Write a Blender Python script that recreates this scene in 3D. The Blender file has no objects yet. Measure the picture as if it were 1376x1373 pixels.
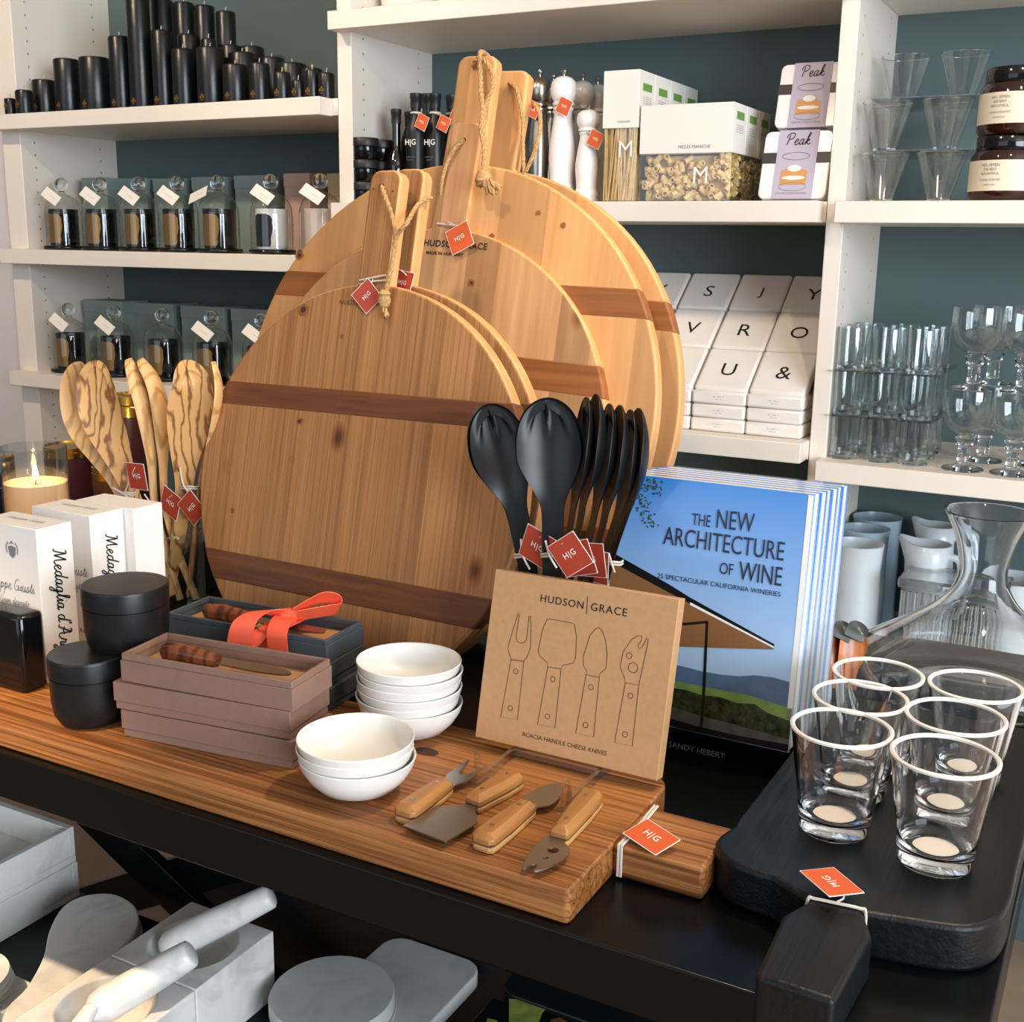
import bpy, bmesh, math, random
from mathutils import Vector, Matrix
random.seed(7)
SC = bpy.context.scene
COL = SC.collection
TZ = 0.9            # height of the table top above the floor
# ------------------------------------------------------------------ camera
YAW, PIT, ROLL, FPX = 0.4939, 0.2235, 0.0160, 1560.0
_f = Vector((-math.sin(YAW)*math.cos(PIT), math.cos(YAW)*math.cos(PIT), -math.sin(PIT)))
_r0 = Vector((math.cos(YAW), math.sin(YAW), 0)); _u0 = _r0.cross(_f)
_r = _r0*math.cos(ROLL)+_u0*math.sin(ROLL); _u = -_r0*math.sin(ROLL)+_u0*math.cos(ROLL)
CAM = Vector((0, 0, TZ+0.56))
cd = bpy.data.cameras.new('camera'); cam = bpy.data.objects.new('camera', cd); COL.objects.link(cam)
cam.matrix_world = Matrix(((_r.x,_u.x,-_f.x,CAM.x),(_r.y,_u.y,-_f.y,CAM.y),(_r.z,_u.z,-_f.z,CAM.z),(0,0,0,1)))
cd.sensor_fit = 'HORIZONTAL'; cd.sensor_width = 36; cd.lens = 36*FPX/1376; cd.clip_start = .02
SC.camera = cam
SC.view_settings.view_transform = 'Standard'; SC.view_settings.look = 'None'
SC.view_settings.exposure = 0.0; SC.view_settings.gamma = 1; SC.view_settings.use_curve_mapping = False
cy = SC.cycles
cy.max_bounces = 14; cy.transparent_max_bounces = 24; cy.transmission_bounces = 12; cy.glossy_bounces = 5; cy.diffuse_bounces = 4
cy.caustics_reflective = False; cy.caustics_refractive = True; cy.sample_clamp_indirect = 6.0
# ------------------------------------------------------------------ light
W = bpy.data.worlds.new('world'); SC.world = W; W.use_nodes = True
bg = W.node_tree.nodes['Background']; bg.inputs[0].default_value = (.80,.88,1,1); bg.inputs[1].default_value = .2
def area(name, loc, to, sx, sy, power, col):
    l = bpy.data.lights.new(name, 'AREA'); l.shape = 'RECTANGLE'; l.size = sx; l.size_y = sy; l.energy = power; l.color = col
    o = bpy.data.objects.new(name, l); COL.objects.link(o); o.location = loc
    o.rotation_euler = (Vector(to)-Vector(loc)).to_track_quat('-Z','Y').to_euler(); return o
def spot(name, loc, to, power, ang, col, blend=.5, rad=.04):
    l = bpy.data.lights.new(name, 'SPOT'); l.energy = power; l.color = col; l.spot_size = math.radians(ang); l.spot_blend = blend; l.shadow_soft_size = rad
    o = bpy.data.objects.new(name, l); COL.objects.link(o); o.location = loc
    o.rotation_euler = (Vector(to)-Vector(loc)).to_track_quat('-Z','Y').to_euler(); return o
area('window_right', (3.3,-1.0,1.75), (-.8,1.1,.9), 2.6, 2.0, 255, (.80,.90,1))
area('window_front', (-1.6,-3.6,1.9), (-1.0,1.5,1.0), 3.6, 2.2, 40, (.80,.88,1))
WARM = (1,.80,.58)
spot('track_spot', (.1,1.5,2.85), (-.62,1.0,.9), 95, 60, WARM)
spot('track_spot', (-1.35,-.25,2.85), (-1.18,.76,.42), 330, 23, (1,.74,.46), .55, .03)
spot('track_spot', (-2.2,.6,2.85), (-2.2,2.3,1.5), 85, 70, WARM)
spot('track_spot', (-1.0,.5,2.85), (-.9,2.3,1.4), 45, 70, WARM)
spot('track_spot', (.3,.7,2.85), (-.1,2.3,1.3), 40, 70, WARM)
# ------------------------------------------------------------------ pixel -> place helpers
def ray(px, py):
    return _f + _r*((px-688)/FPX) - _u*((py-686.5)/FPX)
def at(px, py, x=None, y=None, z=None):
    d = ray(px, py)
    t = (x-CAM.x)/d.x if x is not None else (y-CAM.y)/d.y if y is not None else (z-CAM.z)/d.z
    return CAM + d*t
def depth(P): return (Vector(P)-CAM).dot(_f)
def top_z(P, py):
    v = Vector(P)-CAM; q = py-686.5
    c1, c2 = -v.dot(_u), v.dot(_f); m1, m2 = -_u.z, _f.z
    return P[2] + (FPX*c1-q*c2)/(q*m2-FPX*m1)
# ------------------------------------------------------------------ materials
def hx(s, a=1):
    s = s.lstrip('#'); o = []
    for i in (0,2,4):
        v = int(s[i:i+2],16)/255; o.append(v/12.92 if v <= .04045 else ((v+.055)/1.055)**2.4)
    return (*o, a)
MATS = {}
def pbr(name, col, rough=.5, metal=0, spec=.5, coat=0, emit=None, es=0, vary=0, vscale=30, bump=0):
    m = bpy.data.materials.new(name); m.use_nodes = True; nt = m.node_tree; p = nt.nodes['Principled BSDF']
    c = hx(col) if isinstance(col, str) else (*col, 1)
    p.inputs['Base Color'].default_value = c; p.inputs['Roughness'].default_value = rough; p.inputs['Metallic'].default_value = metal
    p.inputs['Specular IOR Level'].default_value = spec; p.inputs['Coat Weight'].default_value = coat
    if emit: p.inputs['Emission Color'].default_value = hx(emit); p.inputs['Emission Strength'].default_value = es
    if vary or bump:
        tc = nt.nodes.new('ShaderNodeTexCoord'); n = nt.nodes.new('ShaderNodeTexNoise'); n.inputs['Scale'].default_value = vscale; n.inputs['Detail'].default_value = 4
        nt.links.new(tc.outputs['Object'], n.inputs['Vector'])
        if vary:
            r = nt.nodes.new('ShaderNodeValToRGB'); e = r.color_ramp.elements
            e[0].position = .3; e[1].position = .7
            e[0].color = (*[max(0,v*(1-vary)) for v in c[:3]],1); e[1].color = (*[min(1,v*(1+vary)) for v in c[:3]],1)
            nt.links.new(n.outputs['Fac'], r.inputs[0]); nt.links.new(r.outputs[0], p.inputs['Base Color'])
        if bump:
            b = nt.nodes.new('ShaderNodeBump'); b.inputs['Strength'].default_value = bump; b.inputs['Distance'].default_value = .002
            nt.links.new(n.outputs['Fac'], b.inputs['Height']); nt.links.new(b.outputs[0], p.inputs['Normal'])
    MATS[name] = m; return m
def wood(name, light, dark, axis='Z', plank=0, paxis='X', grain=90, rough=.5, knots=0, bump=.15, contrast=1.0, stretch=.045, spec=.4, tone=.35, fine=.45):
    m = bpy.data.materials.new(name); m.use_nodes = True; nt = m.node_tree; N = nt.nodes.new; L = nt.links.new; p = nt.nodes['Principled BSDF']
    p.inputs['Roughness'].default_value = rough; p.inputs['Specular IOR Level'].default_value = spec
    tc = N('ShaderNodeTexCoord'); mp = N('ShaderNodeMapping'); s = [1,1,1]; s['XYZ'.index(axis)] = stretch
    if plank and axis == 'Z': s[1] = stretch
    mp.inputs['Scale'].default_value = s
    L(tc.outputs['Object'], mp.inputs['Vector']); vec = mp.outputs[0]; tonev = None
    if plank:
        sx = N('ShaderNodeSeparateXYZ'); L(tc.outputs['Object'], sx.inputs[0])
        d = N('ShaderNodeMath'); d.operation = 'DIVIDE'; d.inputs[1].default_value = plank; L(sx.outputs['XYZ'.index(paxis)], d.inputs[0])
        fl = N('ShaderNodeMath'); fl.operation = 'FLOOR'; L(d.outputs[0], fl.inputs[0])
        wn = N('ShaderNodeTexWhiteNoise'); wn.noise_dimensions = '1D'; L(fl.outputs[0], wn.inputs['W'])
        ad = N('ShaderNodeVectorMath'); ad.operation = 'ADD'; L(mp.outputs[0], ad.inputs[0]); L(wn.outputs['Color'], ad.inputs[1]); vec = ad.outputs[0]; tonev = wn.outputs['Value']
    n1 = N('ShaderNodeTexNoise'); n1.inputs['Scale'].default_value = grain; n1.inputs['Detail'].default_value = 5; n1.inputs['Roughness'].default_value = .6; L(vec, n1.inputs['Vector'])
    n2 = N('ShaderNodeTexNoise'); n2.inputs['Scale'].default_value = grain*.16; n2.inputs['Detail'].default_value = 2; n2.inputs['Distortion'].default_value = .6; L(vec, n2.inputs['Vector'])
    mx = N('ShaderNodeMix'); mx.data_type = 'FLOAT'; mx.inputs[0].default_value = fine; L(n1.outputs['Fac'], mx.inputs[2]); L(n2.outputs['Fac'], mx.inputs[3])
    r = N('ShaderNodeValToRGB'); e = r.color_ramp.elements; e[0].position = .5-.16/contrast; e[1].position = .5+.14/contrast; e[0].color = hx(dark); e[1].color = hx(light)
    L(mx.outputs[0], r.inputs[0]); col = r.outputs[0]
    if tonev:
        mr = N('ShaderNodeMapRange'); mr.inputs[3].default_value = 1-tone; mr.inputs[4].default_value = 1+tone*.35; L(tonev, mr.inputs[0])
        ml = N('ShaderNodeMix'); ml.data_type = 'RGBA'; ml.blend_type = 'MULTIPLY'; ml.inputs[0].default_value = 1; L(col, ml.inputs[6]); L(mr.outputs[0], ml.inputs[7]); col = ml.outputs[2]
    if knots:
        mk = N('ShaderNodeMapping'); s2 = [1,1,1]; s2['XYZ'.index(axis)] = .62; mk.inputs['Scale'].default_value = s2; mk.inputs['Location'].default_value = (knots*.37,knots*.11,knots*.23); L(tc.outputs['Object'], mk.inputs['Vector'])
        vo = N('ShaderNodeTexVoronoi'); vo.inputs['Scale'].default_value = 8.5; L(mk.outputs[0], vo.inputs['Vector'])
        kr = N('ShaderNodeValToRGB'); k = kr.color_ramp.elements; k[0].position = .03; k[0].color = (.10,.04,.012,1); k[1].position = .12; k[1].color = (1,1,1,1)
        e3 = k.new(.065); e3.color = (.55,.36,.20,1); L(vo.outputs['Distance'], kr.inputs[0])
        m2 = N('ShaderNodeMix'); m2.data_type = 'RGBA'; m2.blend_type = 'MULTIPLY'; m2.inputs[0].default_value = .85; L(col, m2.inputs[6]); L(kr.outputs[0], m2.inputs[7]); col = m2.outputs[2]
    L(col, p.inputs['Base Color'])
    if bump:
        b = N('ShaderNodeBump'); b.inputs['Strength'].default_value = bump; b.inputs['Distance'].default_value = .002; L(n1.outputs['Fac'], b.inputs['Height']); L(b.outputs[0], p.inputs['Normal'])
    MATS[name] = m; return m
def swirl(name, light, dark, scale, rough=.45, dist=6):
    m = bpy.data.materials.new(name); m.use_nodes = True; nt = m.node_tree; N = nt.nodes.new; L = nt.links.new; p = nt.nodes['Principled BSDF']; p.inputs['Roughness'].default_value = rough
    tc = N('ShaderNodeTexCoord'); mp = N('ShaderNodeMapping'); mp.inputs['Scale'].default_value = (1,1,.35); L(tc.outputs['Object'], mp.inputs[0])
    w = N('ShaderNodeTexWave'); w.inputs['Scale'].default_value = scale; w.inputs['Distortion'].default_value = dist; w.inputs['Detail'].default_value = 3; w.inputs['Detail Scale'].default_value = 1.4; L(mp.outputs[0], w.inputs[0])
    r = N('ShaderNodeValToRGB'); e = r.color_ramp.elements; e[0].position = .0; e[0].color = hx(dark); e[1].position = .38; e[1].color = hx(light); L(w.outputs['Fac'], r.inputs[0]); L(r.outputs[0], p.inputs['Base Color'])
    MATS[name] = m; return m
def marble(name, base='#e4e2dd', vein='#a9a9ab'):
    m = bpy.data.materials.new(name); m.use_nodes = True; nt = m.node_tree; N = nt.nodes.new; L = nt.links.new; p = nt.nodes['Principled BSDF']; p.inputs['Roughness'].default_value = .38
    tc = N('ShaderNodeTexCoord'); n = N('ShaderNodeTexNoise'); n.inputs['Scale'].default_value = 14; n.inputs['Detail'].default_value = 6; n.inputs['Distortion'].default_value = 1.2; L(tc.outputs['Object'], n.inputs['Vector'])
    r = N('ShaderNodeValToRGB'); e = r.color_ramp.elements; e[0].position = .28; e[0].color = hx(vein); e[1].position = .52; e[1].color = hx(base); L(n.outputs['Fac'], r.inputs[0]); L(r.outputs[0], p.inputs['Base Color'])
    MATS[name] = m; return m
def glass(name, tint=(1,1,1), rough=0, ior=1.45):
    m = bpy.data.materials.new(name); m.use_nodes = True; p = m.node_tree.nodes['Principled BSDF']
    p.inputs['Base Color'].default_value = (*tint,1); p.inputs['Roughness'].default_value = rough; p.inputs['Transmission Weight'].default_value = 1; p.inputs['IOR'].default_value = ior
    MATS[name] = m; return m
def film(name, tint=(.96,.98,.98), refl=.12, rough=.02, edge=.75):
    """thin clear sheet (glass wall one layer thick): tinted see-through plus a Fresnel reflection"""
    m = bpy.data.materials.new(name); m.use_nodes = True; nt = m.node_tree; N = nt.nodes.new; L = nt.links.new
    for n in list(nt.nodes):
        if n.type == 'BSDF_PRINCIPLED': nt.nodes.remove(n)
    out = [n for n in nt.nodes if n.type == 'OUTPUT_MATERIAL'][0]
    t = N('ShaderNodeBsdfTransparent'); t.inputs[0].default_value = (*tint,1)
    g = N('ShaderNodeBsdfGlossy'); g.inputs['Roughness'].default_value = rough
    lw = N('ShaderNodeLayerWeight'); lw.inputs[0].default_value = .5
    pw = N('ShaderNodeMath'); pw.operation = 'POWER'; pw.inputs[1].default_value = 2.4; L(lw.outputs['Facing'], pw.inputs[0])
    ma = N('ShaderNodeMath'); ma.operation = 'MULTIPLY_ADD'; ma.inputs[1].default_value = edge; ma.inputs[2].default_value = refl; ma.use_clamp = True; L(pw.outputs[0], ma.inputs[0])
    mx = N('ShaderNodeMixShader'); L(ma.outputs[0], mx.inputs[0]); L(t.outputs[0], mx.inputs[1]); L(g.outputs[0], mx.inputs[2]); L(mx.outputs[0], out.inputs[0])
    MATS[name] = m; return m
white = pbr('white paint', '#efe5d9', .45, vary=.02, vscale=8)
panelm = pbr('drilled white panel', '#efe5d9', .45)
_nt = panelm.node_tree; _N = _nt.nodes.new; _L = _nt.links.new          # rows of shelf-pin holes every 32 mm
_tc = _N('ShaderNodeTexCoord'); _sp = _N('ShaderNodeSeparateXYZ'); _L(_tc.outputs['Object'], _sp.inputs[0])
def _m(op, a, b=None):
    n = _N('ShaderNodeMath'); n.operation = op
    for i, v in enumerate((a,b)):
        if v is None: continue
        if isinstance(v, (int,float)): n.inputs[i].default_value = v
        else: _L(v, n.inputs[i])
    return n.outputs[0]
_zz = _m('SUBTRACT', _m('MODULO', _sp.outputs[2], .032), .016); _yy = _m('MINIMUM', _m('ABSOLUTE', _m('SUBTRACT', _sp.outputs[1], .045)), _m('ABSOLUTE', _m('SUBTRACT', _sp.outputs[1], .27)))
_d = _m('SQRT', _m('ADD', _m('MULTIPLY', _zz, _zz), _m('MULTIPLY', _yy, _yy))); _h = _m('LESS_THAN', _d, .0027)
_mx = _N('ShaderNodeMix'); _mx.data_type = 'RGBA'; _mx.inputs[6].default_value = hx('#efe5d9'); _mx.inputs[7].default_value = hx('#8f8a85'); _L(_h, _mx.inputs[0]); _L(_mx.outputs[2], _nt.nodes['Principled BSDF'].inputs['Base Color'])
teal = pbr('slate blue paint', '#536567', .6, vary=.04, vscale=5)
wallm = pbr('wall paint', '#d8d2d2', .7, vary=.02, vscale=5)
floorm = pbr('concrete', '#a58d76', .55, vary=.12, vscale=6, bump=.1)
blackw = pbr('black painted steel', '#080a0b', .26, spec=.22, vary=.1, vscale=10)
blackwood = wood('charred black wood', '#121417', '#050607', 'Y', grain=160, rough=.40, bump=.5, spec=.32, stretch=.02)
candle_black = pbr('black wax', '#101113', .32, vary=.15, vscale=60, bump=.25)
gold = pbr('gold print', '#a87c38', .35, metal=.7)
wick = pbr('wick', '#cdbfa6', .8)
blk = pbr('matte black', '#0f1113', .38, spec=.42)
blkgloss = pbr('gloss black', '#0c0d0f', .12)
blkcap = pbr('black cap', '#1b1c1e', .45)
pbr_grey = pbr('dark horn', '#3f4444', .3, vary=.3)
orange = pbr('orange card', '#d65c2c', .5)
orange_shaded = pbr('shaded orange card', '#b2412a', .5)  # the orange card again, shade put into its colour for tags standing in shade
paper = pbr('white paper', '#f2ece4', .6)
ink = pbr('ink', '#191919', .6)
greyink = pbr('grey ink', '#7d7d83', .6)
wprint = pbr('white print', '#f4efe8', .5)
string = pbr('cotton string', '#d9cdbd', .85)
greycard = pbr('grey green card', '#84948f', .6, vary=.03)
pinkcard = pbr('pink card', '#c2a093', .6, vary=.03)
yelcard = pbr('cream card', '#c9b183', .6)
taupe = pbr('taupe card', '#86685a', .6, vary=.05, vscale=80, bump=.05)
greybox = pbr('dark grey card', '#414a4f', .55, vary=.05, vscale=80, bump=.05)
kraft = pbr('kraft card', '#bd8f62', .6, vary=.05, vscale=150)
kraftink = pbr('brown ink', '#4a2f1b', .6)
porcelain = pbr('white porcelain', '#e9e5dd', .2, spec=.5)
ceramic = pbr('pale blue glaze', '#c9d2d8', .25, vary=.06, vscale=12)
steel = pbr('brushed steel', '#b5afa6', .25, metal=1)
lightsteel = pbr('blade steel', '#a9a49b', .32, metal=1)
lacq = pbr('white lacquer', '#f2ecea', .2)
greylacq = pbr('grey lacquer', '#b9b4b0', .25)
ribbonm = pbr('coral ribbon', '#ee5e3f', .45, spec=.6, bump=.15, vscale=300)
jute = pbr('jute', '#b58d5c', .9, vary=.3, vscale=300, bump=.4)
napkin = pbr('napkin paper', '#ece6e0', .75, vary=.02)
pasta = pbr('pasta', '#edcb8c', .5, vary=.1, vscale=80)
amber = pbr('dark amber glass', '#2a0f08', .06, spec=.7)
cream = pbr('cream label', '#e9dcc3', .6)
tin = pbr('oxblood tin', '#4a2326', .35)
goldlid = pbr('gold lid', '#d8a94e', .2, metal=1)
waxw = pbr('glowing ivory wax', '#f4dfb4', .5, emit='#ff9a3c', es=.45)  # emission paints the flame's warm glow into the wax
wax = pbr('white wax', '#efe6dc', .5)
flame = pbr('flame', '#fff2c8', .5, emit='#ffd890', es=14)
marb = marble('white marble', '#ece9e3', '#cdccca'); marb2 = marble('grey marble', '#bfc1bf', '#adb0b0')
plastic = film('shrink wrap', (.97,.98,1), .03, .12, .3)
acry = film('acrylic', (.95,.96,.96), .18)
clear = film('thin clear glass', (.94,.96,.96), .09)
cloche_g = film('cloche glass', (.93,.95,.94), .07)
tum_g = glass('tumbler glass', (.98,.99,.99))
rimw = pbr('white rim', '#eee6dc', .3)
pine = wood('old pine light', '#d5a373', '#b07b4b', 'Z', .052, 'X', 70, .5, knots=1, bump=.1)
pine2 = wood('old pine golden', '#dba56d', '#bf8a55', 'Z', .075, 'X', 60, .5, knots=5, bump=.1, tone=.25)
pineA = wood('brushed pine', '#b9834f', '#8f5f36', 'Z', .062, 'X', 260, .55, knots=9, bump=.5, tone=.14, stretch=.010, contrast=1.15, fine=.3)
pine_edge = wood('pine edge', '#e0ab74', '#c08850', 'Z', grain=60, bump=.05)
walnut = wood('walnut inlay', '#7f4c2a', '#57301a', 'X', grain=110, rough=.5, bump=.25)
walnutC = wood('oak inlay', '#9d6234', '#774420', 'X', grain=90, rough=.5, bump=.15)
base_wood = wood('oiled plank', '#bb7c45', '#74441f', 'X', .085, 'Y', 230, .40, bump=1.0, contrast=1.5, stretch=.016, tone=.15, fine=.3)
acacia2 = wood('pale acacia', '#d3a76c', '#ae7c45', 'Y', grain=60, rough=.4, bump=.05)
acacia = wood('acacia handle', '#bd864c', '#7a4923', 'Y', grain=60, rough=.35, bump=.05)
olive = swirl('olive wood', '#d3a063', '#80522a', 22, dist=14)
olive2 = swirl('pale olive wood', '#dcae74', '#b78a52', 26, dist=6)
rosewood = swirl('knife handle wood', '#84482a', '#54291a', 16, .25, dist=14)
serverw = swirl('orange server wood', '#c9773a', '#8f4a1f', 16, .3)
# ------------------------------------------------------------------ mesh helpers
X3, Y3, Z3 = Vector((1,0,0)), Vector((0,1,0)), Vector((0,0,1))
def frame(o, r, u):
    r = Vector(r).normalized(); u = Vector(u); u = (u-r*u.dot(r)).normalized(); n = r.cross(u); o = Vector(o)
    return Matrix(((r.x,u.x,n.x,o.x),(r.y,u.y,n.y,o.y),(r.z,u.z,n.z,o.z),(0,0,0,1)))
def root_of(o):
    while o.parent: o = o.parent
    return o
class G:
    def __init__(s): s.v = []; s.f = []; s.m = []; s.cur = 0
    def add(s, vs, fs, M=None):
        k = len(s.v); s.v += [(M @ Vector(v)) if M else Vector(v) for v in vs]
        s.f += [tuple(i+k for i in f) for f in fs]; s.m += [s.cur]*len(fs); return s
    def box(s, x0,x1,y0,y1,z0,z1, M=None):
        return s.add([(x0,y0,z0),(x1,y0,z0),(x1,y1,z0),(x0,y1,z0),(x0,y0,z1),(x1,y0,z1),(x1,y1,z1),(x0,y1,z1)],
                     [(3,2,1,0),(4,5,6,7),(0,1,5,4),(1,2,6,5),(2,3,7,6),(3,0,4,7)], M)
    def lathe(s, prof, seg=32, M=None, closed=False):
        """prof = [(r, z)...]; a point with r=0 closes the end"""
        vs = []; rings = []
        for r, z in prof:
            if r < 1e-7: rings.append([len(vs)]); vs.append((0,0,z))
            else:
                rings.append(list(range(len(vs), len(vs)+seg)))
                vs += [(r*math.cos(2*math.pi*i/seg), r*math.sin(2*math.pi*i/seg), z) for i in range(seg)]
        fs = []
        pairs = list(zip(rings, rings[1:])) + ([(rings[-1], rings[0])] if closed else [])
        for a, b in pairs:
            for i in range(seg):
                j = (i+1) % seg
                if len(a) == 1 and len(b) == 1: continue
                if len(a) == 1: fs.append((a[0], b[j], b[i]))
                elif len(b) == 1: fs.append((a[i], a[j], b[0]))
                else: fs.append((a[i], a[j], b[j], b[i]))
        return s.add(vs, fs, M)
    def tube(s, pts, rad, seg=8, caps=True, M=None, flat=1.0, up=None):
        pts = [Vector(p) for p in pts]; n = len(pts); vs = []; prev = None
        for i, p in enumerate(pts):
            t = (pts[min(i+1,n-1)]-pts[max(i-1,0)]).normalized()
            if prev is None:
                ref = Vector(up) if up else (Z3 if abs(t.z) < .9 else X3); a = (ref-t*ref.dot(t)).normalized()
            else: a = (prev-t*prev.dot(t)).normalized()
            prev = a; b = t.cross(a); r = rad[i] if isinstance(rad,(list,tuple)) else rad
            for k in range(seg):
                an = 2*math.pi*k/seg; vs.append(p+a*(r*math.cos(an)*flat)+b*(r*math.sin(an)))
        fs = [(i*seg+k, i*seg+(k+1)%seg, (i+1)*seg+(k+1)%seg, (i+1)*seg+k) for i in range(n-1) for k in range(seg)]
        if caps: fs += [tuple(range(seg-1,-1,-1)), tuple(range((n-1)*seg, n*seg))]
        return s.add(vs, fs, M)
    def prism(s, out, z0, z1, M=None, side=None):
        n = len(out); vs = [(x,y,z0) for x,y in out]+[(x,y,z1) for x,y in out]
        s.add(vs, [tuple(range(n-1,-1,-1)), tuple(range(n,2*n))], M)
        k = len(s.v)-2*n; c = s.cur
        if side is not None: s.cur = side
        for i in range(n):
            j = (i+1) % n; s.f.append((k+i,k+j,k+n+j,k+n+i)); s.m.append(s.cur)
        s.cur = c; return s
    def poly(s, out, z=0, M=None): return s.add([(x,y,z) for x,y in out], [tuple(range(len(out)))], M)
    def ribbon2d(s, pts, w, z=0, M=None, close=False):
        """a thin printed line of width w along 2D points"""
        n = len(pts); L = []; 
        for i in range(n):
            a = pts[(i-1)%n] if close or i > 0 else pts[i]; b = pts[(i+1)%n] if close or i < n-1 else pts[i]
            dx, dy = b[0]-a[0], b[1]-a[1]; d = math.hypot(dx,dy) or 1; ww = w[i] if isinstance(w,(list,tuple)) else w
            L.append(((pts[i][0]-dy/d*ww/2, pts[i][1]+dx/d*ww/2),(pts[i][0]+dy/d*ww/2, pts[i][1]-dx/d*ww/2)))
        vs = [(*q,z) for p in L for q in p]; m = n if close else n-1
        return s.add(vs, [(2*i+1, 2*((i+1)%n)+1, 2*((i+1)%n), 2*i) for i in range(m)], M)
    def strip(s, pts, w, across, th=.0006, M=None):
        """cloth strip of width w along pts, 'across' = direction of its width (one vector or one per point)"""
        n = len(pts); pts = [Vector(p) for p in pts]; vs = []
        for i, p in enumerate(pts):
            a = Vector(across[i] if isinstance(across, list) else across).normalized(); ww = w[i] if isinstance(w, list) else w
            t = (pts[min(i+1,n-1)]-pts[max(i-1,0)]).normalized(); nn = t.cross(a).normalized()*th
            vs += [p-a*ww/2-nn, p+a*ww/2-nn, p+a*ww/2+nn, p-a*ww/2+nn]
        fs = []
        for i in range(n-1):
            for k in range(4): fs.append((4*i+k, 4*i+(k+1)%4, 4*i+4+(k+1)%4, 4*i+4+k))
        fs += [(3,2,1,0), tuple(range(4*n-4,4*n))]
        return s.add(vs, fs, M)
    def build(s, name, mats, parent=None, world=True, bevel=0, bseg=2, smooth=True, ang=38, sub=0):
        off = root_of(parent).location if (parent and world) else Vector()
        me = bpy.data.meshes.new(name); me.from_pydata([v-off for v in s.v], [], s.f)
        mats = mats if isinstance(mats, (list,tuple)) else [mats]
        for m in mats: me.materials.append(m)
        me.polygons.foreach_set('material_index', s.m)
        bm = bmesh.new(); bm.from_mesh(me); bmesh.ops.recalc_face_normals(bm, faces=bm.faces[:]); bm.to_mesh(me); bm.free()
        if smooth:
            me.polygons.foreach_set('use_smooth', [True]*len(me.polygons)); me.set_sharp_from_angle(angle=math.radians(ang))
        me.update(); o = bpy.data.objects.new(name, me); COL.objects.link(o)
        if parent: o.parent = parent
        if bevel:
            b = o.modifiers.new('bevel','BEVEL'); b.width = bevel; b.segments = bseg; b.limit_method = 'ANGLE'; b.angle_limit = math.radians(40); b.harden_normals = False
        if sub:
            q = o.modifiers.new('sub','SUBSURF'); q.levels = sub; q.render_levels = sub
        return o
def thing(name, loc, label, cat, group=None):
    o = bpy.data.objects.new(name, None); COL.objects.link(o); o.location = loc; o.empty_display_size = .02
    return tag(o, label, cat, group)
def tag(o, label, cat, group=None):
    o['label'] = label; o['category'] = cat
    if group: o['group'] = group
    return o
def struct(o): o['kind'] = 'structure'; return o
def recenter(o):
    """put a one-mesh thing's origin at the middle of its base"""
    vs = o.data.vertices; c = Vector(((min(v.co.x for v in vs)+max(v.co.x for v in vs))/2, (min(v.co.y for v in vs)+max(v.co.y for v in vs))/2, min(v.co.z for v in vs)))
    o.data.transform(Matrix.Translation(-c)); o.location = c; return o
def dup(o, loc=None, rz=None, label=None, group=None, parent=None):
    c = o.copy(); COL.objects.link(c)
    if parent: c.parent = parent
    if loc is not None: c.location = loc
    if rz is not None: c.rotation_euler.z = rz
    if label: c['label'] = label
    if group: c['group'] = group
    for ch in list(o.children): dup(ch, parent=c)
    return c
_T = {}
def text_mesh(t, bold=0, spacing=1.0, shear=0, res=3):
    k = (t, bold, spacing, shear)
    if k in _T: return _T[k]
    cu = bpy.data.curves.new('t','FONT'); cu.body = t; cu.size = 1; cu.offset = bold; cu.space_character = spacing; cu.shear = shear; cu.resolution_u = res; cu.align_x = 'CENTER'
    o = bpy.data.objects.new('t', cu); COL.objects.link(o); dg = bpy.context.evaluated_depsgraph_get(); dg.update()
    me = bpy.data.meshes.new_from_object(o.evaluated_get(dg)); vs = [v.co.copy() for v in me.vertices]; fs = [tuple(p.vertices) for p in me.polygons]
    bpy.data.objects.remove(o); bpy.data.curves.remove(cu); bpy.data.meshes.remove(me)
    x0 = min(v.x for v in vs); x1 = max(v.x for v in vs); y0 = min(v.y for v in vs); y1 = max(v.y for v in vs)
    c = Vector(((x0+x1)/2,(y0+y1)/2,0)); _T[k] = ([v-c for v in vs], fs, x1-x0, y1-y0); return _T[k]
def put_text(g, t, M, w=None, h=None, **kw):
    """add lettering to builder g, centred at M's origin, fitted to width w or height h"""
    vs, fs, tw, th = text_mesh(t, **kw); s = (w/tw) if w else (h/th); sy = (h/th) if (w and h) else s
    return g.add([(v.x*s, v.y*sy, 0) for v in vs], fs, M)
def lettering(parent, t, M, mat, w=None, h=None, name='lettering', **kw):
    g = G(); put_text(g, t, M, w, h, **kw); return g.build(name, mat, parent, smooth=False)
def crom(pts, n=8, closed=False):
    P = [Vector((*p,0)) if len(p) == 2 else Vector(p) for p in pts]; out = []; N = len(P)
    for i in range(N if closed else N-1):
        a, b, c, d = (P[(i-1)%N], P[i], P[(i+1)%N], P[(i+2)%N]) if closed else (P[max(i-1,0)], P[i], P[i+1], P[min(i+2,N-1)])
        for k in range(n):
            t = k/n; out.append(.5*((2*b)+(c-a)*t+(2*a-5*b+4*c-d)*t*t+(-a+3*b-3*c+d)*t**3))
    if not closed: out.append(P[-1])
    return out
def crom2(pts, n=8, closed=False): return [(p.x,p.y) for p in crom(pts, n, closed)]
def rrect(x0,x1,y0,y1,r,n=6):
    o = []
    for cx,cy,a in ((x1-r,y1-r,0),(x0+r,y1-r,90),(x0+r,y0+r,180),(x1-r,y0+r,270)):
        o += [(cx+r*math.cos(math.radians(a+90*i/n)), cy+r*math.sin(math.radians(a+90*i/n))) for i in range(n+1)]
    return o
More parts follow.
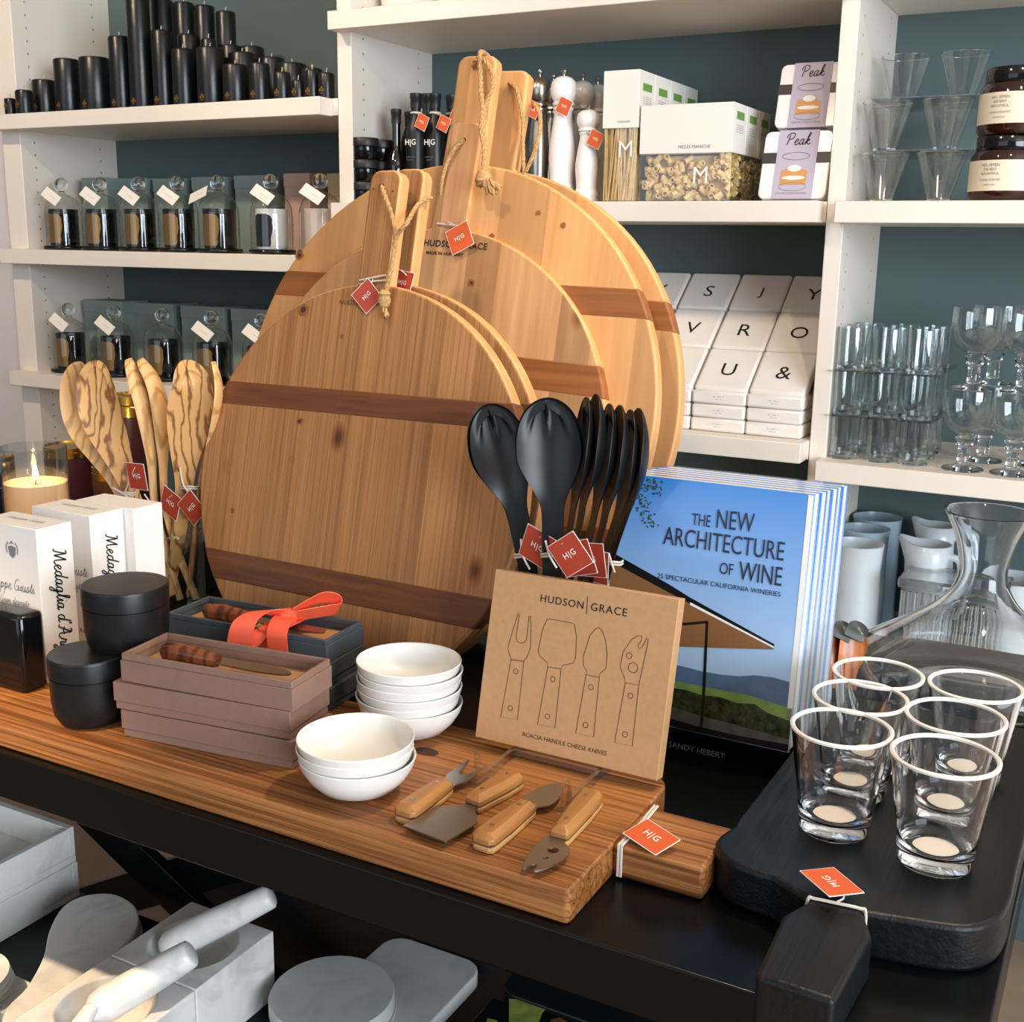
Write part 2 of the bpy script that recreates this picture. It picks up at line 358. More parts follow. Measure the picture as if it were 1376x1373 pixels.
def circ(cx,cy,r,n=24,a0=0,a1=360):
    m = n if a1-a0 >= 360 else n+1
    return [(cx+r*math.cos(math.radians(a0+(a1-a0)*i/n)), cy+r*math.sin(math.radians(a0+(a1-a0)*i/n))) for i in range(m)]
def rope(pts, r, parent, name='rope', mat=None, turns=110, n=10):
    """three strand twisted cord along smooth points"""
    P = crom(pts, n); g = G(); L = 0; acc = [0]
    for a, b in zip(P, P[1:]): L += (b-a).length; acc.append(L)
    for s in range(3):
        q = []
        for i, p in enumerate(P):
            t = (P[min(i+1,len(P)-1)]-P[max(i-1,0)]).normalized(); a = (Y3-t*Y3.dot(t)).normalized(); b = t.cross(a); an = acc[i]*turns*2*math.pi/3+s*2.094
            q.append(p+(a*math.cos(an)+b*math.sin(an))*r*.5)
        g.tube(q, r*.58, 6)
    return g.build(name, mat or jute, parent)
def price_tag(parent, o, right, up, size, mat=None, cord=None, text='H|G', h=None, flip=False):
    """square card tag with white H|G print; o = centre of card"""
    M = frame(o, right, up); h = h or size
    g = G(); g.prism(rrect(-size/2,size/2,-h/2,h/2,.001,1), -.0004, .0004, M); t = g.build('price_tag', mat or orange, parent)
    e = G(); e.prism([(-size/2-.0006,-h/2-.0006),(size/2+.0006,-h/2-.0006),(size/2+.0006,h/2+.0006),(-size/2-.0006,h/2+.0006)], -.0003,.0003, M)
    e.build('card_edge', wprint, t)
    if text: lettering(t, text, M @ Matrix.Translation((0,0,.0006)), wprint, w=size*.42, bold=.01, spacing=1.15)
    if cord: G().tube(crom(cord, 6), .0009, 5).build('string', string, t)
    return t
# simple handwritten letters: strokes in units of x-height
SCR = {
 'M': (1.9, [[(-.15,.1),(.1,.0),(.3,.6),(.45,1.6),(.5,1.9)], [(.5,1.9),(.6,1.2),(.7,.3),(.75,.05)], [(.75,.05),(1.0,1.0),(1.3,1.9)], [(1.3,1.9),(1.32,1.0),(1.4,.2),(1.6,.0),(1.9,.25)], [(.5,1.9),(.3,1.95),(.1,1.75)]]),
 'e': (.85, [[(0,.35),(.4,.55),(.6,.8),(.45,1),(.2,.85),(.1,.45),(.25,.05),(.5,.02),(.85,.35)]]),
 'd': (1.05, [[(.65,.85),(.4,1),(.12,.7),(.08,.3),(.25,.0),(.5,.2),(.7,.8)], [(.95,2.0),(.75,1.1),(.65,.3),(.75,.02),(1.05,.3)]]),
 'a': (1.0, [[(.65,.85),(.4,1),(.12,.7),(.08,.3),(.25,.0),(.5,.25),(.68,.9)], [(.7,1),(.6,.3),(.7,.02),(1.0,.35)]]),
 'g': (1.0, [[(.65,.85),(.4,1),(.12,.7),(.08,.3),(.25,.0),(.5,.25),(.68,.9)], [(.7,1),(.55,-.2),(.35,-.85),(.1,-.95),(.05,-.65),(.5,-.1),(1.0,.35)]]),
 'l': (.6, [[(0,.3),(.35,1.2),(.5,1.9),(.35,2.05),(.22,1.5),(.2,.4),(.3,.02),(.6,.3)]]),
 'i': (.5, [[(0,.35),(.25,1),(.18,.4),(.22,.05),(.5,.35)], [(.32,1.38),(.36,1.46)]]),
 "'": (.4, [[(.2,2.1),(.12,1.6)]]),
 ' ': (.55, []),
 'A': (1.75, [[(-.1,.15),(.15,.0),(.5,.8),(.95,1.95)], [(.95,1.95),(1.0,1.0),(1.1,.1),(1.4,.0),(1.75,.3)], [(.2,.85),(.7,.7),(1.25,.8)], [(.95,1.95),(.7,1.98),(.45,1.75)]]),
 'r': (.75, [[(0,.3),(.2,.95),(.25,1.1),(.3,.9),(.55,.9),(.45,.3),(.55,.03),(.75,.25)]]),
 'n': (1.05, [[(0,.5),(.2,1),(.15,.02)], [(.15,.3),(.4,.9),(.6,.95),(.62,.4),(.7,.03),(1.05,.35)]]),
 't': (.65, [[(0,.3),(.35,1.1),(.42,1.7)], [(.42,1.7),(.25,.5),(.32,.03),(.65,.3)], [(.1,1.15),(.6,1.2)]]),
 'o': (.9, [[(.35,1),(.1,.7),(.1,.25),(.3,0),(.55,.25),(.55,.75),(.35,1),(.9,.85)]]),
 'P': (1.4, [[(.35,1.7),(.3,.8),(.2,0)], [(-.1,1.2),(.0,1.75),(.6,2.05),(1.1,1.8),(1.0,1.2),(.5,.95),(.25,1.0)]]),
 'k': (.95, [[(0,.3),(.35,1.2),(.5,1.9),(.35,2.05),(.22,1.5),(.15,.0)], [(.18,.4),(.5,.95),(.6,.75),(.3,.5),(.6,.05),(.95,.3)]]),
 'G': (1.5, [[(1.1,1.7),(.7,2),(.25,1.5),(.1,.7),(.4,.05),(.9,.2),(1.05,.8)], [(.6,.85),(1.1,.85),(1.05,.1),(1.5,.25)]]),
 'u': (1.0, [[(0,.6),(.15,1),(.15,.25),(.35,.02),(.6,.4),(.68,1)], [(.68,1),(.65,.2),(.75,.02),(1,.35)]]),
 's': (.75, [[(0,.3),(.35,1.05),(.5,.5),(.35,.05),(.1,.1),(.75,.35)]]),
 'p': (.95, [[(.1,.6),(.25,1),(.05,-.95)], [(.22,.7),(.5,1),(.68,.6),(.5,.1),(.2,.1),(.95,.4)]]),
 'c': (.8, [[(.6,.85),(.35,1),(.1,.6),(.2,.05),(.45,.02),(.8,.35)]]),
 'S': (1.2, [[(1.0,1.6),(.7,2.0),(.35,1.6),(.7,1.05),(.8,.4),(.4,.0),(.0,.3)]]),
}
def script(g, t, M, w, weight=.13, slant=.22):
    x = 0; lines = []
    for ch in t:
        adv, st = SCR.get(ch, SCR['e'])
        for s in st: lines.append([(x+px+py*slant, py) for px, py in s])
        x += adv
    s = w/x
    for l in lines:
        p = crom2([(a*s-w/2, b*s-.5*s) for a, b in l], 4); g.ribbon2d(p, weight*s, 0, M)
# ------------------------------------------------------------------ the room
def T(z): return TZ+z
def bx(name, x0,x1,y0,y1,z0,z1, mat, parent=None, bevel=0):
    return G().box(x0,x1,y0,y1,z0,z1).build(name, mat, parent, bevel=bevel)
struct(bx('floor', -7,5,-5,2.7,-.05,0, floorm))
struct(bx('ceiling', -7,5,-5,2.7,3.0,3.05, white))
struct(bx('wall_back', -7,5,2.56,2.66,0,3, wallm))
struct(bx('wall_left', -7,-2.752,2.212,2.56,0,3, wallm))
YF, YB = 2.2, 2.53
zR = at(1217,17,y=2.5).z
def bay(label, xl, xr, uprights, shelves, sx, holes):
    r = thing('built_in_shelving', ((xl+xr)/2, YF, 0), label, 'shelving', 'white built-in shelving bays')
    bx('back_panel', xl,xr,YB,YB+.02,0,2.9, teal, r)
    for a,b in uprights: bx('upright', a,b,YF,YB+.02,0,2.9, panelm, r, .0015)
    for z in shelves: bx('shelf', sx[0],sx[1],YF-.047,YF,z-.038,z, white, r, .0015); bx('shelf_board', xl+.001,xr-.001,YF,YB,z-.036,z, white, r)
    bx('cabinet_top', xl,xr,YF-.06,YB,T(-.24),T(-.2), white, r, .002)
    bx('cabinet_front', xl,xr,YF-.03,YF,.42,T(-.24), white, r)
bay('white built-in shelving bay with black candles and glass cloches', -2.68,-1.64, [(-2.75,-2.68),(-1.64,-1.602)], [T(.876),T(.534),T(.206)], (-2.738,-1.656), [(-2.68,1)])
bay('white built-in shelving bay with pepper mills, pasta and napkins', -1.602,-.541, [(-.541,-.509)], [T(1.048),T(.65),T(.208)], (-1.63,-.546), [(-1.602,1)])
bay('white built-in shelving bay stacked with glassware and vases', -.509,.60, [(.60,.64)], [zR+.037,T(.649),T(.179)], (-.516,.63), [(-.509,1)])
# ------------------------------------------------------------------ the table
tb = thing('display_table', (-1.2,1.25,0), 'long black display table with a lower shelf and crossed braces', 'table')
bx('tabletop', -2.5,-.0405,.79,1.75,T(-.055),T(0), blackw, tb, .002)
bx('lower_shelf', -2.1,-.25,.60,1.235,T(-.565),T(-.53), blackw, tb, .002)
def beam(name, a, b, w, y0, y1):
    a, b = Vector((a[0],a[1])), Vector((b[0],b[1])); d = (b-a).normalized(); n = Vector((-d.y,d.x))*w/2
    g = G(); g.prism([tuple(a-n),tuple(b-n),tuple(b+n),tuple(a+n)], y0, y1, Matrix(((1,0,0,0),(0,0,1,0),(0,1,0,0),(0,0,0,1)))); return g.build(name, blackw, tb, bevel=.002)
c0 = at(225,1186,y=1.30); 
for sg in (1,-1):
    beam('cross_brace', (c0.x-.62, c0.z+sg*.33), (c0.x+.62, c0.z-sg*.33), .07, 1.285+(.0 if sg>0 else .021), 1.305+(.0 if sg>0 else .021))
for x in (-2.35,-.12):
    for y in (.9,1.64): bx('leg', x-.035,x+.035,y-.035,y+.035,0,T(-.055), blackw, tb, .003)
# ------------------------------------------------------------------ round boards
def hit(M, px, py):
    n = M.col[2].xyz; o = M.col[3].xyz; d = ray(px,py); t = (o-CAM).dot(n)/d.dot(n); q = M.inverted() @ (CAM+d*t); return q.x, q.y
def board(cx, yb, r, th, yaw, top, hw, thick, bands, wm, bm, em, label, roll=None, rc=.014):
    v = Vector((-math.sin(yaw)*math.sin(th), math.cos(yaw)*math.sin(th), math.cos(th))); u = Vector((math.cos(yaw), math.sin(yaw), 0))
    base = Vector((cx, yb, T(0)+math.sin(th)*thick+.0006)); M = frame(base+v*r, u, v)
    x, y = hit(M, *top); rl = math.atan2(-x, y) if roll is None else roll; hl = math.hypot(x,y)
    M = M @ Matrix.Rotation(rl, 4, 'Z')
    t = thing('round_serving_board', base, label, 'serving board', 'round pine serving boards leaning in a row')
    dl = math.degrees(math.asin(hw/r)); out = circ(0,0,r,96,90+dl,450-dl)
    out += [(hw,hl-rc)]+[(hw-rc+rc*math.cos(math.radians(a)), hl-rc+rc*math.sin(math.radians(a))) for a in (30,60,90)]+[(-hw+rc+rc*math.cos(math.radians(a)), hl-rc+rc*math.sin(math.radians(a))) for a in (90,120,150)]+[(-hw,hl-rc)]
    g = G(); g.prism(out, -thick, 0, M, side=1); g.build('board_body', [wm, em], t, bevel=.0038, bseg=3)
    for y0, y1 in bands:
        def ch(yy, rr=r+.0004): return math.sqrt(max(rr*rr-yy*yy,0))
        a0 = math.degrees(math.asin(y0/r)); a1 = math.degrees(math.asin(y1/r))
        o = circ(0,0,r+.0004,10,a0,a1)+circ(0,0,r+.0004,10,180-a1,180-a0)
        G().prism(o, -thick-.0004, .0004, M).build('inlay_band', bm, t, bevel=.0037, bseg=3)
    return t, M, hl, hw
def bandy(cx, yb, r, th, yaw, pts, thick=.022):
    v = Vector((-math.sin(yaw)*math.sin(th), math.cos(yaw)*math.sin(th), math.cos(th))); u = Vector((math.cos(yaw), math.sin(yaw), 0))
    M = frame(Vector((cx,yb,T(0)+math.sin(th)*thick+.0006))+v*r, u, v); return [hit(M,*p)[1] for p in pts]
pA = (-.878,1.121,.26,.232,-.049); yA = bandy(*pA, [(394,516),(394,550.6),(376,750),(386,796)])
bA, MA, hA, wA = board(*pA, (519,228), .0245, .022, [(yA[1],yA[0]),(yA[3],yA[2])], pineA, walnut, pine_edge, 'smallest round brushed pine board, in front, two dark walnut bands')
pA2 = (-.875,1.160,.26,.232,-.049)
bA2, MA2, hA2, wA2 = board(*pA2, (551,226), .0245, .022, [(yA[1],yA[0]),(yA[3],yA[2])], pineA, walnut, pine_edge, 'round brushed pine board just behind the smallest front board')
pB = (-.906,1.303,.299,.251,0); yB = bandy(*pB, [(684.5,470),(713.6,517)])
bB, MB, hB, wB = board(*pB, (633,164), .0285, .022, [(yB[1],yB[0]),(-yB[0],-yB[1])], pine, walnutC, pine_edge, 'middle-sized pine board with black maker stamp and orange tag', roll=-.045)
pC = (-.891,1.332,.343,.218,0); yC = bandy(*pC, [(747,378),(780.8,420.6)])
bC, MC, hC, wC = board(*pC, (642,74), .0315, .022, [(yC[1],yC[0]),(-yC[0],-yC[1])], pine2, walnutC, pine_edge, 'large round pine board with frayed rope knot over its handle')
pD = (-.878,1.390,.341,.218,0); yD = bandy(*pD, [(861,390),(878,433)])
bD, MD, hD, wD = board(*pD, (687,94), .030, .022, [(yD[1],yD[0]),(-yD[0],-yD[1])], pine2, walnutC, pine_edge, 'rearmost large round pine board, rope loop hanging beside its handle')
def onb(M, px, py, lift=.004):
    x, y = hit(M, px, py); return M @ Vector((x,y,lift))
def kn(M, px, py, r, parent, mt=None):
    x, y = hit(M, px, py); rn = random.Random(px*7+py); o = [(x+a*rn.uniform(.8,1.35),y+b*rn.uniform(.75,1.1)) for a,b in circ(0,0,r,14)]; g = G(); g.poly(crom2(o,3,True), .0006, M); k = g.build('wood_knot', mt or knotb, parent)
    if r > .004: g = G(); g.poly([(x+a*.5,y+b*.45) for a,b in circ(0,0,r,12)], .0009, M); g.build('knot_heart', pbr_knot, k)
knotb = pbr('brown knot', '#8a5329', .6, vary=.35, vscale=120)
pbr_knot = pbr('knot wood', '#3a2214', .6, vary=.3, vscale=60)
# hanging holes, ropes, strings and tags
def hole(M, px, py, parent, r=.004):
    x, y = hit(M, px, py); G().poly(circ(x,y,r,14), .0007, M).build('hanging_hole', pbr_knot, parent)
hole(MA,513.5,251,bA); hole(MA,528,257,bA,.0012); hole(MA,502,254,bA,.0012)
rope([onb(MA,514,251,.001),onb(MA,521,262,.008),onb(MA,531,290,.008),onb(MA,537,318,.009),onb(MA,534,350,.009),onb(MA,527,385,.009),onb(MA,523,402,.008)], .0030, bA)
rope([onb(MA2,573,262,-.012),onb(MA2,566,276,.006),onb(MA,556,300,.012),onb(MA,541,322,.013),onb(MA,536,350,.013),onb(MA,530,380,.013),onb(MA,523,402,.011)], .0030, bA)
P = onb(MA,522,404,.009); g = G(); g.lathe([(0,-.011),(.006,-.009),(.0085,-.002),(.007,.004),(.0085,.007),(.004,.012),(0,.013)], 12, Matrix.Translation(P)); g.build('rope_knot', jute, bA)
rope([P+Vector((0,0,-.008)), onb(MA,521,415,.008), onb(MA,525,427,.008)], .0035, bA)
for lift in (.001,.0012):
    dz = 0 if lift == .001 else 5
    G().tube(crom([onb(MA,484,377+dz,lift),onb(MA,500,374+dz,.0025),onb(MA,519,370+dz*1.4,lift)],6), .0012, 6).build('string', string, bA)
price_tag(bA, onb(MA,497,399,.006), MA.col[0].xyz*.75+MA.col[1].xyz*.72, MA.col[1].xyz*.75-MA.col[0].xyz*.72+Vector((0,-.25,0)), .031, orange_shaded, [onb(MA,503,376,.003),onb(MA,503,383,.007)])
price_tag(bA2, onb(MA2,543,381,.004), MA2.col[0].xyz+MA2.col[1].xyz*-.15, MA2.col[1].xyz, .030, orange_shaded, [onb(MA2,534,366,.003),onb(MA2,541,364,.006),onb(MA2,549,371,.004)])
hole(MB,624,188,bB,.0028)
rope([onb(MB,624,188,.001),onb(MB,613,203,.006),onb(MB,603,222,.006),onb(MB,595,250,.004),onb(MB,590,272,-.006)], .0028, bB)
G().tube(crom([onb(MB,588,301,.002),onb(MB,605,303,.004),onb(MB,626,305,.003)],6), .0013, 6).build('string', string, bB)
price_tag(bB, onb(MB,622,322,.009), MB.col[0].xyz*.86+MB.col[1].xyz*.5, MB.col[1].xyz*.86-MB.col[0].xyz*.5, .036, orange, [onb(MB,600,300,.004),onb(MB,607,301,.01),onb(MB,614,305,.010)])
lettering(bB, 'HUDSON|GRACE', MB @ Matrix.Translation((*hit(MB,612,330), .0008)) , ink, w=.105, bold=.02, spacing=1.1, name='maker_stamp')
lettering(bB, 'MADE IN HUNGARY', MB @ Matrix.Translation((*hit(MB,598,341), .0008)), ink, w=.062, bold=.02, spacing=1.1, name='maker_stamp')
x, y = hit(MA, 488, 408); lettering(bA, 'HUDSON|GRACE', MA @ Matrix.Translation((x,y,.0008)), walnut, w=.075, spacing=1.1, name='maker_stamp')
kn(MB,634,380,.0055,bB); kn(MA,408,416,.009,bA); kn(MA,403,566,.005,bA); kn(MA,393,616,.004,bA); kn(MA,460,452,.003,bA); kn(MA,313,686,.004,bA); kn(MC,403,343,.007,bC); kn(MC,723,286,.004,bC); kn(MC,661,317,.004,bC); kn(MC,757,303,.004,bC)
hole(MC,638,90,bC,.003)
rope([onb(MC,637,90,.001),onb(MC,645,84,.010),onb(MC,655,84,.012),onb(MC,666,100,.012),onb(MC,668,120,.013),onb(MC,658,150,.014),onb(MC,657,175,.016),onb(MC,661,205,.020),onb(MC,662,238,.024)], .0036, bC)
rope([onb(MC,651,72,-.012),onb(MC,651,74,.010),onb(MC,651,92,.012),onb(MC,653,130,.014),onb(MC,657,152,.018),onb(MC,656,180,.020),onb(MC,662,210,.024),onb(MC,660,242,.026)], .0036, bC)
P = onb(MC,661,246,.024); G().lathe([(0,-.013),(.009,-.010),(.013,-.003),(.011,.004),(.008,.010),(0,.013)], 12, Matrix.Translation(P)).build('rope_knot', jute, bC)
for q in ((676,268),(683,260),(668,266),(655,256)): rope([P, onb(MC,(661+q[0])/2+2,(246+q[1])/2,.030), onb(MC,*q,.024)], .0045, bC)
hole(MD,685,113,bD,.003)
rope([onb(MD,686,113,.001),onb(MD,697,122,.008),onb(MD,702,142,.008),onb(MD,706,165,.008),onb(MD,706,195,.008),onb(MD,706,222,.006),onb(MD,708,240,.006)], .0030, bD)
rope([onb(MD,708,138,-.018),onb(MD,718,140,-.002),onb(MD,726,155,.002),onb(MD,727,178,.004),onb(MD,720,208,.006),onb(MD,709,232,.006)], .0030, bD)
# ------------------------------------------------------------------ plank board and black board
pb = thing('plank_board', (-.9,.92,T(0)), 'thick oiled wood plank board with a square handle and orange tag', 'serving board')
PT = T(.033)
out = [(-2.0,.801),(-.374,.801),(-.371,.804)]+[(-.371-.03+.03*math.cos(math.radians(q)), 1.048-.03+.03*math.sin(math.radians(q))) for q in (0,15,30,45,60,75,90)]+[(-2.0,1.048)]
G().prism(out, T(0)+.0004, PT).build('board_body', base_wood, pb, bevel=.002)
hy0, hy1 = at(968,1222,z=T(.002)).y, at(972,1131,z=PT).y
G().box(-.372,-.2845,.893,.978,T(0)+.0006,PT-.0006).build('handle', base_wood, pb, bevel=.004)
kq = at(573,1010,z=PT); G().poly([(kq.x+a*1.6,kq.y+b) for a,b in circ(0,0,.009,14)], PT+.0005).build('wood_knot', pbr_knot, pb)
for dx in (0,.003): G().tube([(-.362-dx,.8915,T(.003)),(-.362-dx,.8915,PT+.001),(-.360-dx,.935,PT+.0018),(-.362-dx,.9795,PT+.001)], .0014, 6).build('string', string, pb)
tc = [at(*p_, z=PT+.008) for p_ in ((840,1121),(886,1149),(911,1123),(865,1104))]
q = sum(tc, Vector())/4; price_tag(pb, q, (tc[1]-tc[0])+Vector((0,0,-.002)), (tc[3]-tc[0])+Vector((0,0,.006)), (tc[1]-tc[0]).length*.95, orange, [(-.362,.93,PT+.003),(-.358,.935,PT+.008),tuple(tc[3]*.7+tc[0]*.3+Vector((.003,0,.001)))], h=(tc[3]-tc[0]).length*.95)
bbd = thing('black_board', (-.16,1.1,T(0)), 'black charred-wood serving board with octagonal handle under the tumblers', 'serving board')
BT = T(.042)
hd = [at(*p, z=BT) for p in ((1089,1208),(1052,1228),(1014,1310),(1121,1345),(1172,1256),(1160,1224))]
lf = [at(*p, z=BT) for p in ((962,1127),(974,1151),(1000,1165),(1038,1177))]
rt = [at(*p, z=BT) for p in ((1225,1236),(1270,1243),(1306,1245),(1336,1237),(1352,1223),(1361,1202))]
o = [(-.279,1.32),(-.2795,lf[0].y+.04)]+crom2([(-.2795,lf[0].y+.04)]+[(p.x,p.y) for p in lf],4)+[(p.x,p.y) for p in hd]+crom2([(p.x,p.y) for p in rt],4)+[(-.0430,rt[-1].y+.04),(-.0425,1.32),(-.06,1.35),(-.26,1.35)]
G().prism(o, T(0)+.0004, BT).build('board_body', blackwood, bbd, bevel=.007, bseg=4)
n0, n1 = hd[0], hd[-1]
G().tube(crom([(n0.x-.004,n0.y,BT-.03),(n0.x-.002,n0.y,BT-.001),(n0.x+.003,n0.y,BT+.0016),((n0.x+n1.x)/2,(n0.y+n1.y)/2,BT+.0018),(n1.x-.003,n1.y,BT+.0016),(n1.x+.002,n1.y,BT-.001),(n1.x+.003,n1.y-.001,BT-.03)],6), .0014, 6).build('string', string, bbd)
tc = [at(*p_, z=BT+.011) for p_ in ((1112,1206),(1072,1171),(1123,1163),(1164,1200))]
q = sum(tc, Vector())/4; price_tag(bbd, q, (tc[1]-tc[0]), (tc[0]-tc[3])+Vector((0,0,.003)), (tc[1]-tc[0]).length*.97, orange, [tuple((n0+n1)/2+Vector((0,0,.003))), tuple((n0+n1)/2+Vector((.004,.006,.006))), tuple(tc[0]*.6+tc[2]*.4+Vector((0,0,.001)))], h=(tc[0]-tc[3]).length*.97)
# ------------------------------------------------------------------ things on the shelves
ORD = ['first','second','third','fourth','fifth','sixth','seventh','eighth','ninth','tenth','eleventh','twelfth','thirteenth','fourteenth','fifteenth','sixteenth']
def mpx(P): return depth(P)/FPX
def crest(parent, r, x, y, z, s):
    """small three-lobed crest printed on the front of a cylinder"""
    g = G(); M = frame((x,y-r-.0006,z), X3, Z3)
    for a,b,q in ((0,.75,.42),(-.6,.1,.40),(.6,.1,.40)): g.poly([(s*(a+q*u*.8),s*(b+q*v*1.15)) for u,v in circ(0,0,1,10)], 0, M)
    g.poly([(-.12*s,-.9*s),(.12*s,-.9*s),(.1*s,.9*s),(-.1*s,.9*s)], .0001, M); g.poly([(-.6*s,-.95*s),(.6*s,-.95*s),(.6*s,-.75*s),(-.6*s,-.75*s)], .0001, M)
    return g.build('gold_crest', gold, parent, smooth=False)
def pillar(px, wpx, pytop, Y, label, group, mark=True):
    zs = T(.876)+.0003; P = Vector((at(px,130,y=Y).x, Y, zs)); h = top_z(P,pytop)-zs; r = wpx*mpx(P)/2
    t = thing('pillar_candle', P, label, 'candle', group); M = Matrix.Translation(P); k = min(.006, r*.3)
    g = G(); g.lathe([(0,0),(r*.98,0),(r,.002),(r*.99,h*.5),(r,h-k),(r-k*.3,h-k*.3),(r-k,h),(r*.45,h-.001),(r*.3,h-.003),(0,h-.003)], 28, M); g.build('wax_body', candle_black, t)
    G().tube([P+Vector((0,0,h-.004)),P+Vector((.0006,0,h+.004)),P+Vector((.002,0,h+.011))], .0012, 6).build('wick', wick, t)
    if mark: crest(t, r, P.x, P.y, P.z+.021, .0075)
    return t
fr = [(13,15,132),(32.5,23,121),(60,31,107.5),(92,34,79.5),(129.5,41,77.5),(164,29,49),(191,31,-22),(220.5,27,41),(248,30,66),(284.5,37,64.5),(317,33,87),(349.5,28,85),(379.5,23,97),(401,18,108),(420,20,94),(439,22,98)]
for i, (x,w,t_) in enumerate(fr):
    siz = 'very short' if t_ > 105 else 'short' if t_ > 84 else 'tall' if t_ < 50 else 'medium'
    pillar(x,w,t_,(2.1835,2.1755)[i] if i < 2 else 2.225+ (w*.0005), f'{siz} black pillar candle, {ORD[i]} from the left in the front row', 'black pillar candles on the upper shelf')
bk = [(223,30,0,2.30),(252,28,3.5,2.31),(279,27,7.7,2.32),(307,26,15.7,2.33),(256.5,30,47,2.285),(283,20,52,2.275),(312,28,61,2.30),(340,33,63,2.34),(327,36,71,2.285),(366,35,78,2.34),(393,40,85.5,2.33),(419,30,92,2.34)]
for i, (x,w,t_,Y) in enumerate(bk):
    pillar(x,w,t_,Y+.02, f'black pillar candle behind the front row, {ORD[i]} counted along the back', 'black pillar candles behind the front row', mark=False)
# cloches
def cloche_proto(P, label):
    t = thing('glass_cloche', P, label, 'cloche', 'glass cloches over candles'); M = Matrix.Translation(P)
    G().lathe([(0,0),(.053,0),(.056,.003),(.056,.008),(.053,.011),(0,.011)], 32, M).build('base', blkgloss, t, ang=50)
    G().lathe([(.0505,.0115),(.0505,.088),(.049,.105),(.044,.121),(.034,.133),(.020,.141),(.010,.145),(.0085,.149)], 40, M).build('dome', cloche_g, t)
    pr = [(.007,.1485)]+[(.0185*math.sin(a),.168-.0185*math.cos(a)) for a in [math.radians(q) for q in range(25,180,14)]]+[(0,.1865)]
    G().lathe([(0,.1485)]+pr, 24, M).build('knob', tum_g, t)
    return t
def cloche_tag(t, mat, dx, tilt):
    P = t.location+Vector((dx,-.046,.137)); M = frame(P, (math.cos(tilt),-.12,-math.sin(tilt)), (math.sin(tilt)*.6,.45,.8))
    g = G(); g.prism([(-.034,-.014),(.034,-.014),(.034,.014),(-.034,.014)], -.0003,.0003, M); c = g.build('paper_tag', mat, t)
    lettering(c, '- -- ---', M @ Matrix.Translation((.006,0,.0006)), greyink, w=.024)
    G().tube([P+Vector((-.006,.01,.01)), t.location+Vector((dx*.2,-.010,.148))], .0006, 5).build('string', string, t)
def jar_candle(P, label, vm, lm, group):
    t = thing('jar_candle', P, label, 'candle', group); M = Matrix.Translation(P)
    G().lathe([(0,0),(.036,0),(.0375,.002),(.0385,.094),(.036,.094),(.0355,.078),(0,.078)], 32, M).build('vessel', vm, t)
    if lm:
        g = G(); n = 12; prof = [(.006,.55),(.014,.62),(.024,.60),(.034,.66),(.048,.74),(.060,.70),(.070,.72),(.078,.60),(.082,.34)]; vs = []
        for z, wd in prof:
            for i in range(n+1):
                a = -math.pi/2+wd*(2*i/n-1); vs.append((P.x+.0389*math.cos(a), P.y+.0389*math.sin(a), P.z+z))
        k = n+1; g.add(vs, [(j*k+i,j*k+i+1,(j+1)*k+i+1,(j+1)*k+i) for j in range(len(prof)-1) for i in range(n)]); g.build('label', lm, t)
    return t
def gift(px0, px1, pytop, pymid, zs, mat, label, Y=2.40):
    if px0 < 120: Y = 2.352
    x0 = at(px0,pymid,y=Y).x; x1 = at(px1,pymid,y=Y).x; h = top_z(Vector((x0,Y,zs)), pytop)-zs
    t = thing('gift_box', ((x0+x1)/2,Y+.05,zs), label, 'box', 'candle gift boxes behind the cloches')
    bx('box_body', x0+.0015,x1-.0015,Y+.0015,Y+.0985,zs+.0003,zs+h-.03, mat, t, .001); bx('lid', x0,x1,Y,Y+.10,zs+h-.033,zs+h, mat, t, .001)
    lettering(t, '- -- ---', frame(((x0+x1)/2,Y+.0010,zs+h-.055), X3, Z3), greyink, w=(x1-x0)*.4)
    return t
proto = None
def cloches(row, pxs, zs, pym, kinds, nm):
    global proto
    for i, (px, k) in enumerate(zip(pxs, kinds)):
        P = Vector((at(px,pym,y=2.245).x, 2.245, zs+.0003)); lab = f'glass cloche, {ORD[i]} from the left on the {nm}'
        c = cloche_proto(P, lab) if proto is None else dup(bare, P, label=lab)
        if proto is None: proto = c; globals()['bare'] = dup(c, (0,0,-50)); 
        if k != 'n': cloche_tag(c, paper, .012 if k != 't' else -.022, .45 if k != 't' else -.3)
        vm, lm, d = {'w':(lacq,blk,'white jar candle with black label'), 'p':(pbr_pinkjar,None,'plain pale pink jar candle')}.get(k, (blkgloss,gold,'black jar candle with gold label'))
        jar_candle(P+Vector((0,0,.0113)), f'{d} in the {ORD[i]} {("middle","lower")[row]}-shelf cloche', vm, lm, 'jar candles under glass cloches')
pbr_pinkjar = pbr('pale pink glass', '#e6cfc4', .25)
cloches(0, [85,136.5,188,240,294,365,431], T(.534), 290, 'gggg'+'t'+'wp', 'middle shelf of the left bay')
cloches(1, [95,156,220,285.5,353], T(.206), 465, 'ggngg', 'lower shelf of the left bay')
for o in [bare]+list(bare.children): bpy.data.objects.remove(o)
bs = [(112,146,239,greycard),(163,199,240,greycard),(207,247,240,greycard),(259,302,238,greycard),(316,358,236,greycard),(382,417,233,pinkcard),(440,466,233,yelcard)]
for i,(a,b,t_,m) in enumerate(bs):
    d = ['grey green','grey green','grey green','grey green','grey green','dusty pink','pale yellow'][i]
    gift(a,b,t_,290,T(.534),m, f'{d} gift box, {ORD[i]} from the left behind the middle-shelf cloches')
for i,(a,b,t_) in enumerate([(114,166,402.5),(178,234,406),(244,302,410),(311,368,414)]):
    gift(a,b,t_,455,T(.206),greycard, f'grey green gift box, {ORD[i]} from the left behind the lower-shelf cloches')
